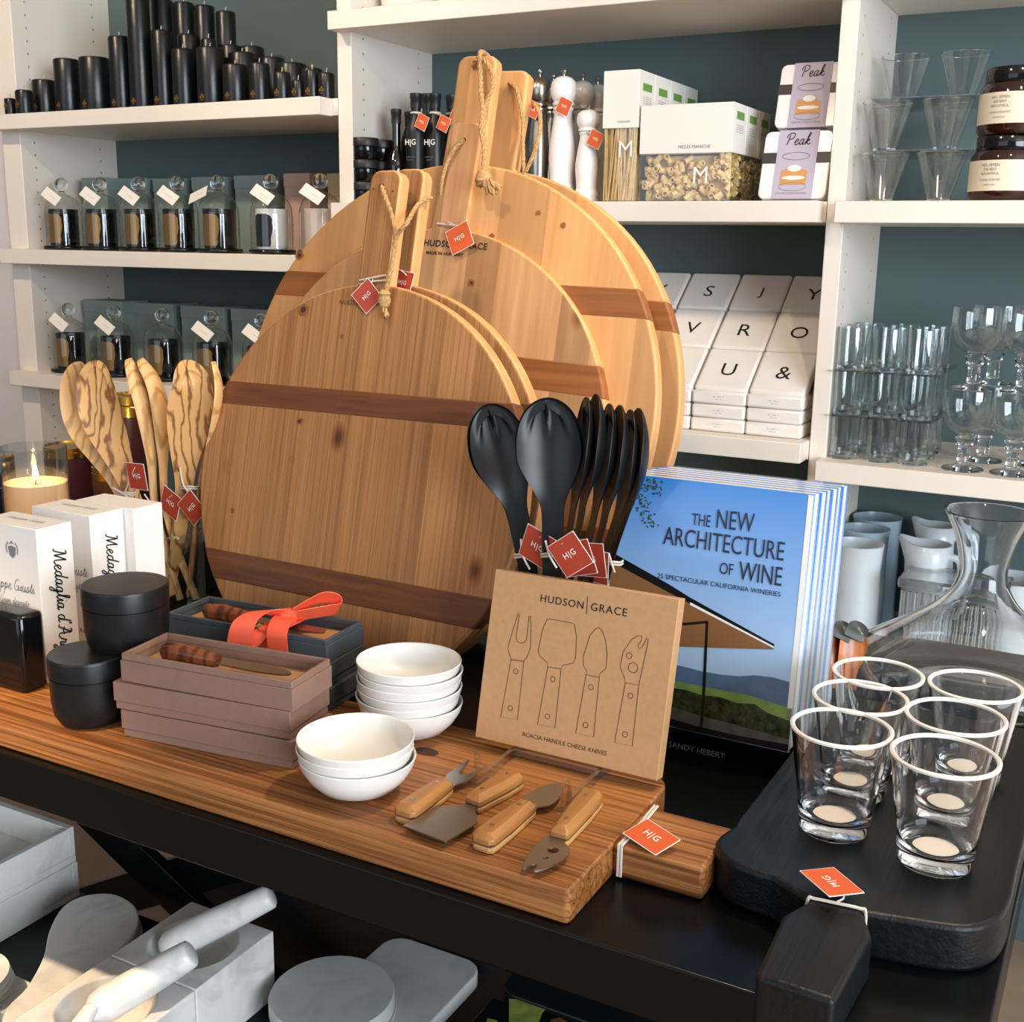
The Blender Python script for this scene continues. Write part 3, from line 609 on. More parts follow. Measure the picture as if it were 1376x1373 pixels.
# ---- middle bay, upper shelf
ZM = T(.65)+.0003
for i,(x,w,Y) in enumerate(((548,78,2.32),(640,70,2.40),(688,74,2.30))):
    zs = T(1.048)+.0003; P = Vector((at(x,5,y=Y).x,Y,zs)); r = w*mpx(P)/2
    t = tag(G().lathe([(0,0),(r*.62,0),(r*.7,.004),(r*.9,.03),(r,.07),(r,.1),(r*.95,.1),(r*.88,.05),(0,.03)], 36).build('white_bowl', porcelain), f'white ceramic bowl on the topmost shelf, {ORD[i]} from the left', 'bowl', 'white bowls on the topmost shelf'); t.location = P
def blackjar(px, Y, k, label):
    P = Vector((at(px,230,y=Y).x,Y,ZM+k*.0475)); t = thing('black_jar', P, label, 'jar', 'small black jars on the shelf'); M = Matrix.Translation(P)
    G().lathe([(0,0),(.027,0),(.029,.002),(.029,.027),(.026,.029),(0,.029)], 28, M).build('jar_body', blkgloss, t, ang=50)
    G().lathe([(0,.0292),(.030,.0292),(.0305,.031),(.0305,.045),(.029,.047),(0,.047)], 28, M).build('lid', blkcap, t, ang=50)
for c,(px,Y) in enumerate(((491,2.23),(512,2.29))):
    for k in range(3): blackjar(px,Y,k, f'{("bottom","middle","top")[k]} black jar in the {("front","rear")[c]} stack beside the black bottles')
def bottle(px, wpx, Y, pycap, pysh, label, hg, cat='bottle', mat=None, capw=.62, tagat=None):
    P = Vector((at(px,190,y=Y).x,Y,ZM)); r = wpx*mpx(P)/2; h = top_z(P,pycap)-ZM; sh = top_z(P,pysh)-ZM
    t = thing('bottle', P, label, cat, 'dark bottles on the upper shelf'); M = Matrix.Translation(P)
    nr = r*capw*.8
    G().lathe([(0,0),(r*.96,0),(r,.003),(r,sh-.012),(r*.9,sh),(nr*1.1,sh+.02),(nr,sh+.03),(nr,h-.03),(0,h-.03)], 28, M).build('glass_body', mat or blk, t)
    G().lathe([(0,h-.031),(nr*1.15,h-.031),(nr*1.15,h-.012),(r*capw,h-.011),(r*capw,h-.001),(r*capw*.9,h),(0,h)], 24, M).build('cap', blkcap, t, ang=50)
    if hg:
        lettering(t, 'H|G', frame((P.x,P.y-r-.0008,ZM+sh-.035), X3, Z3), wprint, w=r*1.25, bold=.01)
        lettering(t, 'EXTRA VIRGIN', frame((P.x,P.y-r-.0008,ZM+sh-.065), X3, Z3), greyink, w=r*1.0); lettering(t, 'OLIVE OIL', frame((P.x,P.y-r-.0008,ZM+sh-.071), X3, Z3), greyink, w=r*.7)
    if tagat:
        q = at(*tagat, y=Y-r-.004); price_tag(t, q, (.9,-.1,-.42), (.42,0,.9), .030, orange, [q+Vector((-.002,.002,.016)), (P.x,P.y-nr-.001,ZM+sh+.03)])
        G().lathe([(nr+.0012,sh+.028),(nr+.0022,sh+.030),(nr+.0012,sh+.032)], 16, M).build('string', string, t)
    return t
amberb = pbr('dark bottle glass', '#120c0a', .05, spec=.8)
bottle(532.5,26,2.27,146.5,215,'slim dark glass bottle with a long neck beside the black jars',False,mat=amberb,capw=.55)
bottle(559,26,2.27,125.5,171,'matt black oil bottle with white letters, left of the two front ones',True,tagat=(567,164))
bottle(584.5,26,2.29,125.5,171,'matt black oil bottle with white letters, right of the two front ones',True,tagat=(596,166))
bottle(574,26,2.35,126,170,'black oil bottle half hidden behind the two lettered front bottles',False)
bottle(607,27,2.34,127,172,'black oil bottle beside the large board handle, orange tag at its neck',False,tagat=(611,160))
bottle(551,24,2.36,150,185,'black oil bottle lowest at the back of the bottle group',False)
def mill(px, pytop, wpx, Y, mat, label, tagp=None, km=None):
    P = Vector((at(px,190,y=Y).x,Y,ZM)); h = top_z(P,pytop)-ZM; r = wpx*mpx(P)/2; M = Matrix.Translation(P)
    t = thing('pepper_mill', P, label, 'pepper mill', 'pepper mills on the upper shelf')
    G().lathe([(0,0)]+[(r*a,h*b) for a,b in ((.95,0),(1,.008),(1,.045),(.93,.055),(.93,.062),(1.0,.075),(1.0,.115),(.92,.13),(.86,.16),(.90,.22),(1.0,.33),(.99,.40),(.86,.52),(.70,.63),(.66,.68),(.74,.69),(.76,.705),(.70,.715))]+[(0,.716*h)], 32, M).build('mill_body', mat, t, ang=50)
    G().lathe([(0,.718*h)]+[(r*a,h*b) for a,b in ((.66,.718),(.80,.725),(.80,.745),(.72,.752),(.86,.775),(.97,.81),(.99,.85),(.90,.895),(.62,.925),(.30,.938))]+[(0,.939*h)], 32, M).build('mill_head', mat, t, ang=50)
    G().lathe([(0,.938*h)]+[(r*a,h*b) for a,b in ((.10,.94),(.10,.955),(.22,.965),(.25,.98),(.16,.995))]+[(0,h)], 16, M).build('knob', km or steel, t)
    if tagp:
        q = at(*tagp, y=Y-r-.004); price_tag(t, q, (.9,-.1,-.42), (.42,0,.9), .030, orange, [q+Vector((-.002,.002,.016)), (P.x,P.y-r*.72,ZM+h*.70)])
mill(724,92,29,2.27,steel,'brushed steel pepper mill beside the hanging rope loop',(716,147))
mill(742,98,28,2.38,steel,'steel pepper mill half hidden behind the tall white one')
mill(756,91,36,2.255,lacq,'tall glossy white pepper mill in front, orange tag on its neck',(758,143))
mill(781,97,32,2.36,greylacq,'pale grey pepper mill behind the small white one')
mill(801,102,30,2.40,greylacq,'pale grey pepper mill nearest the pasta boxes, at the back')
mill(790,139,32,2.24,lacq,'short glossy white pepper mill in front of the grey ones',(800,187))
# pasta boxes
def pasta_box(x0,x1,Y,dp,ztop,zsl,label,kind,first):
    t = thing('pasta_box', ((x0+x1)/2,Y+dp/2,ZM), label, 'pasta box', 'clear pasta boxes with white sleeves')
    bx('clear_box', x0+.001,x1-.001,Y+.001,Y+dp-.001,ZM,zsl+.004, clear, t, .001)
    bx('paper_sleeve', x0,x1,Y,Y+dp,zsl,ztop, paper, t, .0012)
    g = G(); rnd = random.Random(int(abs(x0)*1e4))
    if kind == 's':
        for i in range(70 if first else 24):
            xa = x0+.004+(x1-x0-.008)*rnd.random(); xb = min(max(xa+rnd.uniform(-.012,.022),x0+.004),x1-.004); yy = Y+.004+rnd.random()*.01+ (0 if first else 0)
            g.tube([(xa,yy,ZM+.003),((xa+xb)/2,yy+.001,(ZM+zsl)/2),(xb,yy+rnd.uniform(-.001,.003),zsl+.002)], .0012, 5)
        g.box(x0+.004,x1-.004,Y+.016,Y+dp-.005,ZM+.003,zsl)
    else:
        nl = 150 if first else 50
        for i in range(nl):
            side = rnd.random() < (.25 if first else 1)
            c = Vector((x1-.008-rnd.random()*.006, Y+.01+rnd.random()*(dp-.02), 0)) if side else Vector((rnd.uniform(x0+.008,x1-.008), Y+.009+rnd.random()*.012, 0))
            c.z = rnd.uniform(ZM+.007,zsl-.004); a = Vector((rnd.uniform(-1,1),rnd.uniform(-.9,.5),rnd.uniform(-1,1))).normalized(); M = frame(c, a.orthogonal(), a.cross(a.orthogonal()))
            L = .0085; g.lathe([(.0040,-L),(.0058,-L),(.0058,L),(.0040,L)], 10, M, closed=True)
        g.box(x0+.012,x1-.02,Y+.026,Y+dp-.012,ZM+.004,zsl-.003)
    p = g.build('pasta', pasta, t); p['kind'] = 'stuff'
    M = frame((x1+.0006,Y+dp*.5,ztop-.03 if kind=='s' else ztop-.022), Y3, Z3); g = G(); g.box(-dp*.28,dp*.28,-.007,.007,-.0003,.0003,M); k = g.build('green_label', pbr_green, t)
    for n, dz in enumerate((.018,.022,.026,.030)): lettering(k, '-- ---- --', frame((x1+.0004,Y+dp*.5,M.translation.z-dz), Y3, Z3), greyink, w=dp*.5)
    if first:
        lettering(t, 'M', frame((x0+(x1-x0)*.68,Y-.0006,ZM+(zsl-ZM)*(.72 if kind=='s' else .55)), X3, Z3), wprint, h=.030)
        lettering(t, 'LINGUINE' if kind=='s' else 'MEZZE MANICHE', frame((x0+(x1-x0)*.6,Y-.0006,zsl+.012), X3, Z3), greyink, w=(x1-x0)*.34)
pbr_green = pbr('green print', '#6f9b4b', .6)
YS = 2.195
xs0, xs1 = at(809,180,y=YS).x, at(857,180,y=YS).x; zt = top_z(Vector((xs0,YS,ZM)),95.5); zl = top_z(Vector((xs0,YS,ZM)),173)
for i in range(4): pasta_box(xs0,xs1,YS+i*.0825,.081,zt,zl, f'tall spaghetti box with white sleeve, {("frontmost of the row","second in the row","third in the row","last in the row")[i]}', 's', i==0)
xm0, xm1 = at(859,200,y=YS).x, at(984,200,y=YS).x; zt = top_z(Vector((xm0,YS,ZM)),142); zl = top_z(Vector((xm0,YS,ZM)),207.5)
for i in range(3): pasta_box(xm0,xm1,YS+i*.0785,.077,zt,zl, f'wide box of short tube pasta, {("frontmost of three","middle of three","rearmost of three")[i]}', 'm', i==0)
# ice mould packs
lav = pbr('lavender print', '#b9b0c4', .5); amberp = pbr('amber print', '#c98d4c', .4)
def peak(bl, w, lean, label):
    M = frame(bl, X3, (0,math.sin(lean),math.cos(lean))); t = thing('ice_mould_pack', bl, label, 'packaged ice mould', 'boxed ice moulds leaning on the shelf')
    g = G(); g.prism(rrect(0,w,0,w,.012), -.034, 0, M); g.build('case', lacq, t, bevel=.002)
    g = G(); g.box(-.0006,w+.0006,w*.52,w*.68,-.035,.0006,M); g.build('elastic_band', blk, t)
    g = G(); g.box(w*.21,w*.80,-.0008,w+.0008,-.0352,.0012,M); s = g.build('paper_sleeve', lav, t)
    g = G(); script(g, 'Peak', M @ Matrix.Translation((w*.50,w*.83,.0018)), w*.36, weight=.16); g.build('lettering', ink, s, smooth=False)
    g = G(); g.ribbon2d([(w*.5+w*.20*a,w*.62+w*.055*b) for a,b in circ(0,0,1,28)], .0012, .0018, M, close=True); g.build('printed_rim', greyink, s, smooth=False); g = G(); g.ribbon2d([(w*.5+w*.2*a,w*.17+w*.06*b) for a,b in circ(0,0,1,28)], .0009, .0018, M, close=True); g.build('printed_rim', greyink, s, smooth=False)
    g = G(); g.poly([(w*.5+w*a,w*b) for a,b in ((-.19,.20),(.19,.20),(.19,.40),(.10,.44),(-.10,.44),(-.19,.40))], .0018, M); k = g.build('printed_ice_cube', amberp, s, smooth=False)
    g = G(); g.poly([(w*.5+w*.10*a,w*.44+w*.05*b) for a,b in circ(0,0,1,20)], .0022, M); g.poly([(w*.5+w*.17*a,w*.30+w*.03*b) for a,b in circ(0,0,1,20)], .0021, M); g.build('printed_highlight', paper, s, smooth=False)
    lettering(s, 'CRYSTAL CLEAR ICE MOLD', M @ Matrix.Translation((w*.5,w*.075,.0018)), greyink, w=w*.45)
pw = .128
peak(Vector((-.6775,2.215,ZM+.006)), pw, .26, 'white boxed ice mould with lavender sleeve, lower of the two')
peak(Vector((-.668,2.262,ZM+.137)), pw*.95, .26, 'white boxed ice mould with lavender sleeve, resting on another one')
# napkins
ZN = T(.208)+.0003; sl = math.atan2(.2171,.2786); cs = [-.953,-.840,-.7265,-.6145]
u = Vector((0,math.cos(sl),math.sin(sl)))
nk = thing('napkin_rack', (-.78,2.36,ZN), 'slanted rack under the lettered napkin packs', 'rack')
O = Vector((0,2.206,T(.2946)))
g = G(); M0 = frame(O-Vector((0,-.016,.032)), X3, u); g.box(-1.01,-.558,.0,.355,-.006,-.001,M0); g.build('sloping_board', acry, nk)
g = G(); g.box(-1.0,-.56,2.485,2.491,ZN,T(.46)); g.build('back_panel', acry, nk)
def pack(M, w, l, h, name, label, letter=None):
    t = thing('napkin_pack', M.translation, label, 'napkin pack', 'white paper napkin packs')
    g = G(); n = 8; vs = []; fs = []
    o = rrect(-w/2+.001,w/2-.001,0,l,.006,3); g.prism(o, -h, 0, M); g.build('napkins', napkin, t, bevel=.006, bseg=3)
    if letter: lettering(t, letter, M @ Matrix.Translation((.002,l*.47,.0006)), ink, h=.034)
    return t
rows = [(0,['', '', 'U','&']),(1,['','V','R','O']),(2,['Y','S','J','Y'])]
rn = ['front row','middle row','back row']
for k, let in rows:
    for c, L in enumerate(let):
        if k < 2 and c == 0: continue
        M = frame(O+u*(.1185*k)+Vector((cs[c],0,0))+u.cross(X3)*(-.0), X3, u)
        pack(M, .111, .117, .028, 'napkin_pack', (f'white napkin pack printed with a {L}' if L and L!='&' else 'white napkin pack printed with an ampersand' if L else f'unlettered white napkin pack') + f', {rn[k]} of the slanted display' + (', nearest the boards' if c == 0 else ', against the upright' if c == 3 and L == 'Y' else ''), L)
for c in (1,2,3):
    for k in range(3):
        zb = ZN+k*.0272; w = .111; x = cs[c]
        t = thing('napkin_pack', (x,2.26,zb), f'white napkin pack lying flat, {("bottom","middle","top")[k]} of the stack below the {("blank","U","ampersand")[c-1]} pack', 'napkin pack', 'white paper napkin packs')
        bx('napkins', x-w/2+.001*(k%2),x+w/2-.001*(k%2),2.199,2.315,zb+.0002,zb+.0268, napkin, t, .005)
        lettering(t, '-- --- -', frame((x,2.1985,zb+.016), X3, Z3), greyink, w=.022); lettering(t, '--- --', frame((x,2.1985,zb+.011), X3, Z3), greyink, w=.014)
# ---- right bay
ZR1 = T(.649)+.0003; ZR2 = T(.179)+.0003
def vglass(P, label, first=[None]):
    if first[0] is None:
        t = thing('conical_glass', P, label, 'glass', 'stacked conical glasses'); M = Matrix.Translation(P)
        G().lathe([(.0195,.006),(.043,.084)], 40, M, closed=False).build('glass_cone', clear, t)
        G().lathe([(.0421,.0836),(.0434,.0836),(.0438,.0846),(.0430,.0854),(.0421,.0846)], 40, M, closed=True).build('rim', tum_g, t)
        G().lathe([(0,0),(.019,0),(.0200,.002),(.0198,.0058),(0,.0058)], 32, M).build('glass_foot', tum_g, t); first[0] = t; return t
    return dup(first[0], P, label=label)
def sheet(x0,x1,y0,y1,z,label): return tag(recenter(bx('glass_sheet', x0,x1,y0,y1,z,z+.002, clear, None)), label, 'glass sheet', 'glass sheets between the stacked glasses')
tn = ['bottom','middle','top']
vx = [(1187,1264),(1191,1272),(1216,1296)]
for k in range(3):
    zz = ZR1+k*.0885
    if k: sheet(at(1165,200,y=2.2).x,at(1312,200,y=2.2).x,2.197,2.42 if k==1 else 2.42,zz-.0025, f'clear glass sheet between the {tn[k-1]} and {tn[k]} conical glasses')
    for j, px in enumerate(vx[k]):
        for d, Y in enumerate((2.245,2.37)):
            if k == 2 and d == 1: continue
            yy = Y if k < 2 else 2.33
            vglass(Vector((at(px,230-65*k,y=Y if k<2 else 2.33).x, yy, zz)), f'conical glass on the {tn[k]} tier, {("left","right")[j]} one of the {("front","rear")[d if k<2 else 0]} pair')
def amber_jar(k):
    P = Vector((at(1350-2*k+ (6 if k else 0),240,y=2.225).x,2.225,ZR1+k*.1085)); t = thing('amber_jar', P, f'dark amber jar with cream label, {("lower","upper")[k]} of the stacked pair', 'jar', 'dark jars with cream labels'); M = Matrix.Translation(P); r = .058
    G().lathe([(0,0),(r*.93,0),(r,.006),(r,.072),(r*.9,.082),(0,.082)], 36, M).build('jar_body', amber, t)
    G().lathe([(0,.0825),(r*.86,.0825),(r*.88,.085),(r*.88,.105),(r*.84,.108),(0,.108)], 36, M).build('lid', blkgloss, t, ang=50)
    g = G(); n = 30; vs = []
    for z in (.016,.066):
        for i in range(n+1): a = -math.pi+math.pi*1.15*i/n-.1; vs.append((P.x+(r+.0004)*math.cos(a),P.y+(r+.0004)*math.sin(a),P.z+z))
    g.add(vs, [(i,i+1,n+2+i,n+1+i) for i in range(n)]); l = g.build('label', cream, t)
    for s, dz, w in (('NO. EFFEN',.058,.030),('DIE BEST',.051,.022),('BOUNTIFUL',.044,.030),('CANDLE SCENTED',.034,.036),('MADE IN USA',.026,.020)):
        vs, fs, tw, th = text_mesh(s); g = G(); sc = w/tw
        g.add([(P.x+(r+.0010)*math.cos(-math.pi*.60+v.x*sc/r), P.y+(r+.0010)*math.sin(-math.pi*.60+v.x*sc/r), P.z+dz+v.y*sc) for v in vs], fs); g.build('lettering', greyink, l, smooth=False)
amber_jar(0); amber_jar(1)
# straight tumblers in three tiers
def tumbler_s(P, label, first=[None]):
    if first[0] is None:
        t = thing('straight_glass', P, label, 'glass', 'straight glasses stacked in tiers'); M = Matrix.Translation(P)
        G().lathe([(.0265,.004),(.0275,.078),(.028,.0785),(.0268,.0785),(.0255,.0085)], 32, M).build('glass_wall', clear, t)
        G().lathe([(0,0),(.0262,0),(.0268,.002),(.0264,.0085),(.012,.010),(0,.010)], 32, M).build('glass_base', tum_g, t); first[0] = t; return t
    return dup(first[0], P, label=label)
for k in range(3):
    zz = ZR2+k*.0835
    xs = [at(p,610,y=2.222).x for p in (1133,1182,1227)]
    if k: sheet(xs[0]-.034,xs[2]+.034,2.192,2.45,zz-.0028, f'clear glass sheet under the {tn[k]} tier of straight glasses')
    for j, x in enumerate(xs):
        for d in range(3):
            tumbler_s(Vector((x+.004*k*0,2.222+d*.078,zz)), f'straight clear glass on the {tn[k]} tier, {("first","second","third")[j]} across, {("front","middle","rear")[d]} rank')
def goblet(P, label, first=[None]):
    if first[0] is None:
        t = thing('wine_goblet', P, label, 'goblet', 'stacked wine goblets'); M = Matrix.Translation(P)
        G().lathe([(0,0),(.036,0),(.0365,.0015),(.034,.004),(.014,.009),(.011,.014),(.0105,.040),(.013,.044),(.017,.046),(.013,.050),(.017,.054),(.0175,.058),(.012,.062),(0,.064)], 36, M).build('stem', tum_g, t)
        G().lathe([(0,.0645),(.018,.0655),(.034,.076),(.0435,.094),(.0465,.115),(.0455,.138),(.0450,.145)], 40, M).build('bowl', clear, t); first[0] = t; return t
    return dup(first[0], P, label=label)
for nm, px, Y in (('nearest the straight glasses',1293,2.215),('at the picture edge',1359,2.215),('behind the front ones',1318,2.33),('farthest back',1385,2.33)):
    x = at(px,630,y=Y).x
    for k in range(2): goblet(Vector((x+.003*k,Y,ZR2+k*.1455)), f'clear wine goblet {nm}, {("standing on the shelf","stacked on top")[k]}')
# pottery on the cabinet top of the right bay
ZB = T(-.2)+.0003
def pot(px, py_rim, wpx, Y, label, mat):
    P = Vector((at(px,py_rim,y=Y).x,Y,ZB)); h = top_z(P,py_rim)-ZB; r = wpx*mpx(P)/2
    t = tag(G().lathe([(0,0),(r*.94,0),(r,.006),(r*.99,h*.45),(r*.95,h*.75),(r*.99,h*.95),(r*1.03,h),(r*.96,h),(r*.9,h*.9),(r*.9,.02),(0,.02)], 40).build('ceramic_vase', mat), label, 'vase', 'pale glazed cylinder vases'); t.location = P
pot(1153,729,66,2.25,'white glazed cylinder vase, frontmost and shortest of three',ceramic)
pot(1163,709,62,2.36,'pale blue cylinder vase in the middle of the three',pbr('blue glaze','#9fb3bf',.25,vary=.06,vscale=12))
pot(1180,694,62,2.465,'pale blue cylinder vase, tallest and rearmost of three',MATS['blue glaze'])
def pitcher(px, py, wpx, Y, label):
    P = Vector((at(px,py,y=Y).x,Y,ZB)); h = top_z(P,py)-ZB; r = wpx*mpx(P)/2; t = thing('pitcher', P, label, 'pitcher', 'pale glazed pitchers')
    g = G(); seg = 36; prof = [(.7,0),(.95,.12),(1.0,.35),(.85,.62),(.80,.8),(.95,1)]; vs = []
    for a, b in prof:
        for i in range(seg):
            an = 2*math.pi*i/seg; sp = max(0, math.cos(an-math.pi))**6*(b**4); vs.append((P.x+r*(a+.45*sp)*math.cos(an), P.y+r*(a+.05*sp)*math.sin(an), P.z+h*(b-.05*(1-sp)*b**6)))
    n = len(prof); g.add(vs, [(j*seg+i,j*seg+(i+1)%seg,(j+1)*seg+(i+1)%seg,(j+1)*seg+i) for j in range(n-1) for i in range(seg)]+[tuple(range(seg))])
    o = g.build('pitcher_body', ceramic, t); q = o.modifiers.new('wall','SOLIDIFY'); q.thickness = .005; q.offset = -1
    G().tube(crom([P+Vector((r*.85,0,h*.85)),P+Vector((r*1.5,0,h*.8)),P+Vector((r*1.55,0,h*.45)),P+Vector((r*.97,0,h*.25))],8), .007, 8).build('handle', ceramic, t)
pitcher(1250,722,54,2.30,'pale glazed pitcher with pointed spout behind the decanter neck'); pitcher(1262,697,46,2.44,'pale glazed pitcher with pointed spout, at the back')
P = Vector((at(1362,775,y=2.34).x,2.34,ZB)); h = top_z(P,776)-ZB
t = tag(G().lathe([(0,0),(.04,0),(.055,.02),(.062,h*.7),(.064,h),(.060,h),(.056,h*.6),(.04,.02),(0,.02)], 36).build('white_cup', ceramic), 'white glazed cup at the picture edge behind the decanter', 'cup'); t.location = P
# ribbed glass box
Yb = 2.17; x0 = at(1203,810,y=Yb).x; x1 = at(1352,810,y=Yb).x; zt = top_z(Vector((x0,Yb,ZB)),776); 
t = thing('ribbed_glass_box', ((x0+x1)/2,Yb+.06,ZB), 'ribbed pressed glass box behind the decanter', 'glass box')
bx('box_body', x0+.006,x1-.006,Yb+.006,Yb+.12,ZB,zt-.02, clear, t, .004); bx('lid', x0,x1,Yb,Yb+.126,zt-.019,zt, tum_g, t, .005)
for i in range(15): x = x0+.012+(x1-x0-.024)*i/14; G().tube([(x,Yb+.004,ZB+.004),(x,Yb+.004,zt-.024)], .0035, 8).build('rib', tum_g, t)
# ------------------------------------------------------------------ things on the table
# boxed cheese knives on its acrylic easel
MK = frame(Vector((-.5842,1.0089,T(.0452))), X3, (0,math.sin(.225),math.cos(.225))); KW, KH = .2093, .1825
def kp(a, b): return hit(MK, a/2.8667+440, b/2.8667+740)
kb = thing('cheese_knife_box', MK.translation, 'flat brown kraft box printed with four cheese knives, standing on an easel', 'box')
g = G(); g.box(0,KW,0,KH,-.017,0,MK); g.build('box_body', kraft, kb, bevel=.0008)
for s_, q0, q1 in (('HUDSON',(822,186),(988,205)),('GRACE',(1016,215),(1155,238))):
    a, b = kp(*q0), kp(*q1); lettering(kb, s_, MK @ Matrix.Translation(((a[0]+b[0])/2,(a[1]+b[1])/2,.0005)), ink, w=b[0]-a[0], bold=.004, spacing=1.15)
a, b = kp(1003,177), kp(999,243); g = G(); g.ribbon2d([a,b], .0007, .0005, MK); g.build('printed_bar', ink, kb, smooth=False)
a, b = kp(750,707), kp(1077,778); lettering(kb, 'ACACIA HANDLE CHEESE KNIVES', MK @ Matrix.Translation(((a[0]+b[0])/2,(a[1]+b[1])/2,.0005)), kraftink, w=b[0]-a[0])
art = {'fork': ([(708,418),(696,378),(702,350),(735,242),(740,242),(738,262),(727,330),(731,348),(745,356),(760,352),(768,340),(778,250),(783,250),(785,300),(783,375),(770,408),(757,425)],[(708,420),(757,427),(733,650),(668,640)],[(726,464,9),(705,606,9)]),
 'spatula': ([(850,447),(848,430),(818,405),(813,385),(830,300),(847,265),(855,262),(945,278),(953,284),(960,330),(957,410),(948,432),(905,442),(901,455)],[(850,447),(901,455),(877,683),(810,668)],[(869,494,9),(848,637,9)]),
 'spade': ([(997,477),(1000,462),(986,442),(987,405),(1012,325),(1035,300),(1048,296),(1060,308),(1072,345),(1078,400),(1074,452),(1050,473),(1048,487)],[(997,477),(1048,487),(1026,716),(957,702)],[(1016,525,9),(995,671,9)]),
 'knife': ([(1148,508),(1145,490),(1128,445),(1140,390),(1172,342),(1198,326),(1213,330),(1210,345),(1197,366),(1202,376),(1213,372),(1231,336),(1237,340),(1234,360),(1200,517)],[(1148,508),(1200,517),(1175,752),(1107,738)],[(1168,558,9),(1147,707,9),(1163,404,10),(1178,450,17)])}
g = G()
for o, h, rv in art.values():
    for pl in (o, h): g.ribbon2d([kp(*p) for p in pl], .0006, .0004, MK, close=True)
    for x, y, r in rv: c = kp(x,y); g.ribbon2d(circ(c[0],c[1],r*.00030,16), .0006, .0004, MK, close=True)
o_ = g.build('printed_outline', kraftink, kb, smooth=False); o_['label'] = 'thin brown line drawing of four cheese knives'
ez = thing('display_easel', (-.48,1.0,PT), 'small clear acrylic easel holding the kraft knife box', 'easel')
for i, (f, bk_) in enumerate((((643,1057),(691,1012)),((758,1089),(815,1037)))):
    A, B = at(*f, z=PT), at(*bk_, z=PT); x = (A.x+B.x)/2; yb = 1.012
    pr = [(A.y,.0005),(yb+.05,.0005),(yb+.05,.10),(yb+.046,.10),(yb+.040,.010),(A.y+.012,.010),(A.y+.004,.034),(A.y+.001,.034),(A.y-.003,.006)]
    Mx = Matrix(((0,0,1,x-.0025),(1,0,0,0),(0,1,0,PT),(0,0,0,1))); g = G(); g.prism(pr, 0, .005, Mx); g.build('side_leg', acry, ez)
    if i == 0: xa = x
bx('cross_bar', xa,x,yb-.004,yb+.004,PT+.003,PT+.0105, acry, ez); bx('cross_bar', xa,x,yb+.03,yb+.034,PT+.003,PT+.0105, acry, ez)
# loose cheese knives
def cheese_knife(butt, front, tip, outline, holes, label, hw=.0125, flip=1):
    zc = PT+.0077; A, B, C = (at(*p, z=zc+q) for p, q in ((butt,.004),(front,.004),(tip,.0))); A.z = B.z = C.z = zc
    d = (B-A).normalized(); M = frame(A, Vector((d.y,-d.x,0)), d); L = (B-A).length; LB = max((C-B).dot(d),.02); t = thing('cheese_knife', (A.x,A.y,PT), label, 'cheese knife', 'wooden-handled cheese knives on the plank board')
    def sc(z0, z1, mt, ch):
        o = [(-hw*.62,.0),(hw*.62,.0),(hw*.95,.004),(hw,.010),(hw*.96,L*.45),(hw*.78,L-.004),(hw*.62,L),(-hw*.62,L),(-hw*.78,L-.004),(-hw*.96,L*.45),(-hw,.010),(-hw*.95,.004)]
        ins = [(x-(ch if x>0 else -ch), min(max(y,ch*1.1),L-ch*1.6)) for x,y in o]; n = len(o); zm = z0+(z1-z0)*.45
        vs = [(x,y,z0) for x,y in o]+[(x,y,zm) for x,y in o]+[(x,y,z1) for x,y in ins]
        g = G(); g.add(vs, [(j*n+i,j*n+(i+1)%n,(j+1)*n+(i+1)%n,(j+1)*n+i) for j in range(2) for i in range(n)]+[tuple(range(n)), tuple(range(2*n,3*n))], M); return g.build('handle_scale', mt, t, ang=25, bevel=.0006)
    sc(.0011,.0115,acacia,.0048); sc(-.0072,-.0011,acacia2,-.0012) if False else sc(-.0011,-.0072,acacia2,.0012)
    g = G(); g.prism([(-hw*.8,.001),(hw*.8,.001),(hw*.95,L*.4),(hw*.6,L),(-hw*.6,L),(-hw*.95,L*.4)], -.0009,.0009, M); g.build('tang', lightsteel, t)
    for y in (L*.22, L*.78): g = G(); g.lathe([(0,.0118),(.0022,.0118),(.0022,.0110)], 12, M @ Matrix.Translation((0,y,0))); g.build('rivet', steel, t)
    if holes:
        cu = bpy.data.curves.new('blade','CURVE'); cu.dimensions = '2D'; cu.fill_mode = 'BOTH'; cu.extrude = .0008
        for pl in [crom2([(x*flip,y*LB) for x,y in outline], 3, True)]+[circ(x*flip,y*LB,r,16) for x,y,r in holes]:
            s = cu.splines.new('POLY'); s.points.add(len(pl)-1); s.use_cyclic_u = True
            for q, p in zip(s.points, pl): q.co = (*p,0,1)
        oc = bpy.data.objects.new('c', cu); COL.objects.link(oc); dg = bpy.context.evaluated_depsgraph_get(); dg.update(); me = bpy.data.meshes.new_from_object(oc.evaluated_get(dg))
        g = G(); g.add([v.co.copy() for v in me.vertices], [tuple(p.vertices) for p in me.polygons], M @ Matrix.Translation((0,L,0))); bpy.data.objects.remove(oc); g.build('blade', lightsteel, t, ang=30)
    else:
        g = G(); g.prism(crom2([(x,y*LB) for x,y in outline], 3, True), -.0008,.0008, M @ Matrix.Translation((0,L,0))); g.build('blade', lightsteel, t, ang=30)
    return t
cheese_knife((541,1093),(600,1051),(636,1024), [(-.006,0),(-.007,.12),(-.0125,.32),(-.013,.5),(-.0125,.98),(-.0105,.98),(-.006,.62),(-.004,.5),(0,.45),(.004,.5),(.006,.62),(.0105,.98),(.0125,.98),(.013,.5),(.0125,.32),(.007,.12),(.006,0)], [], 'two-pronged cheese fork, leftmost of the loose cheese knives')
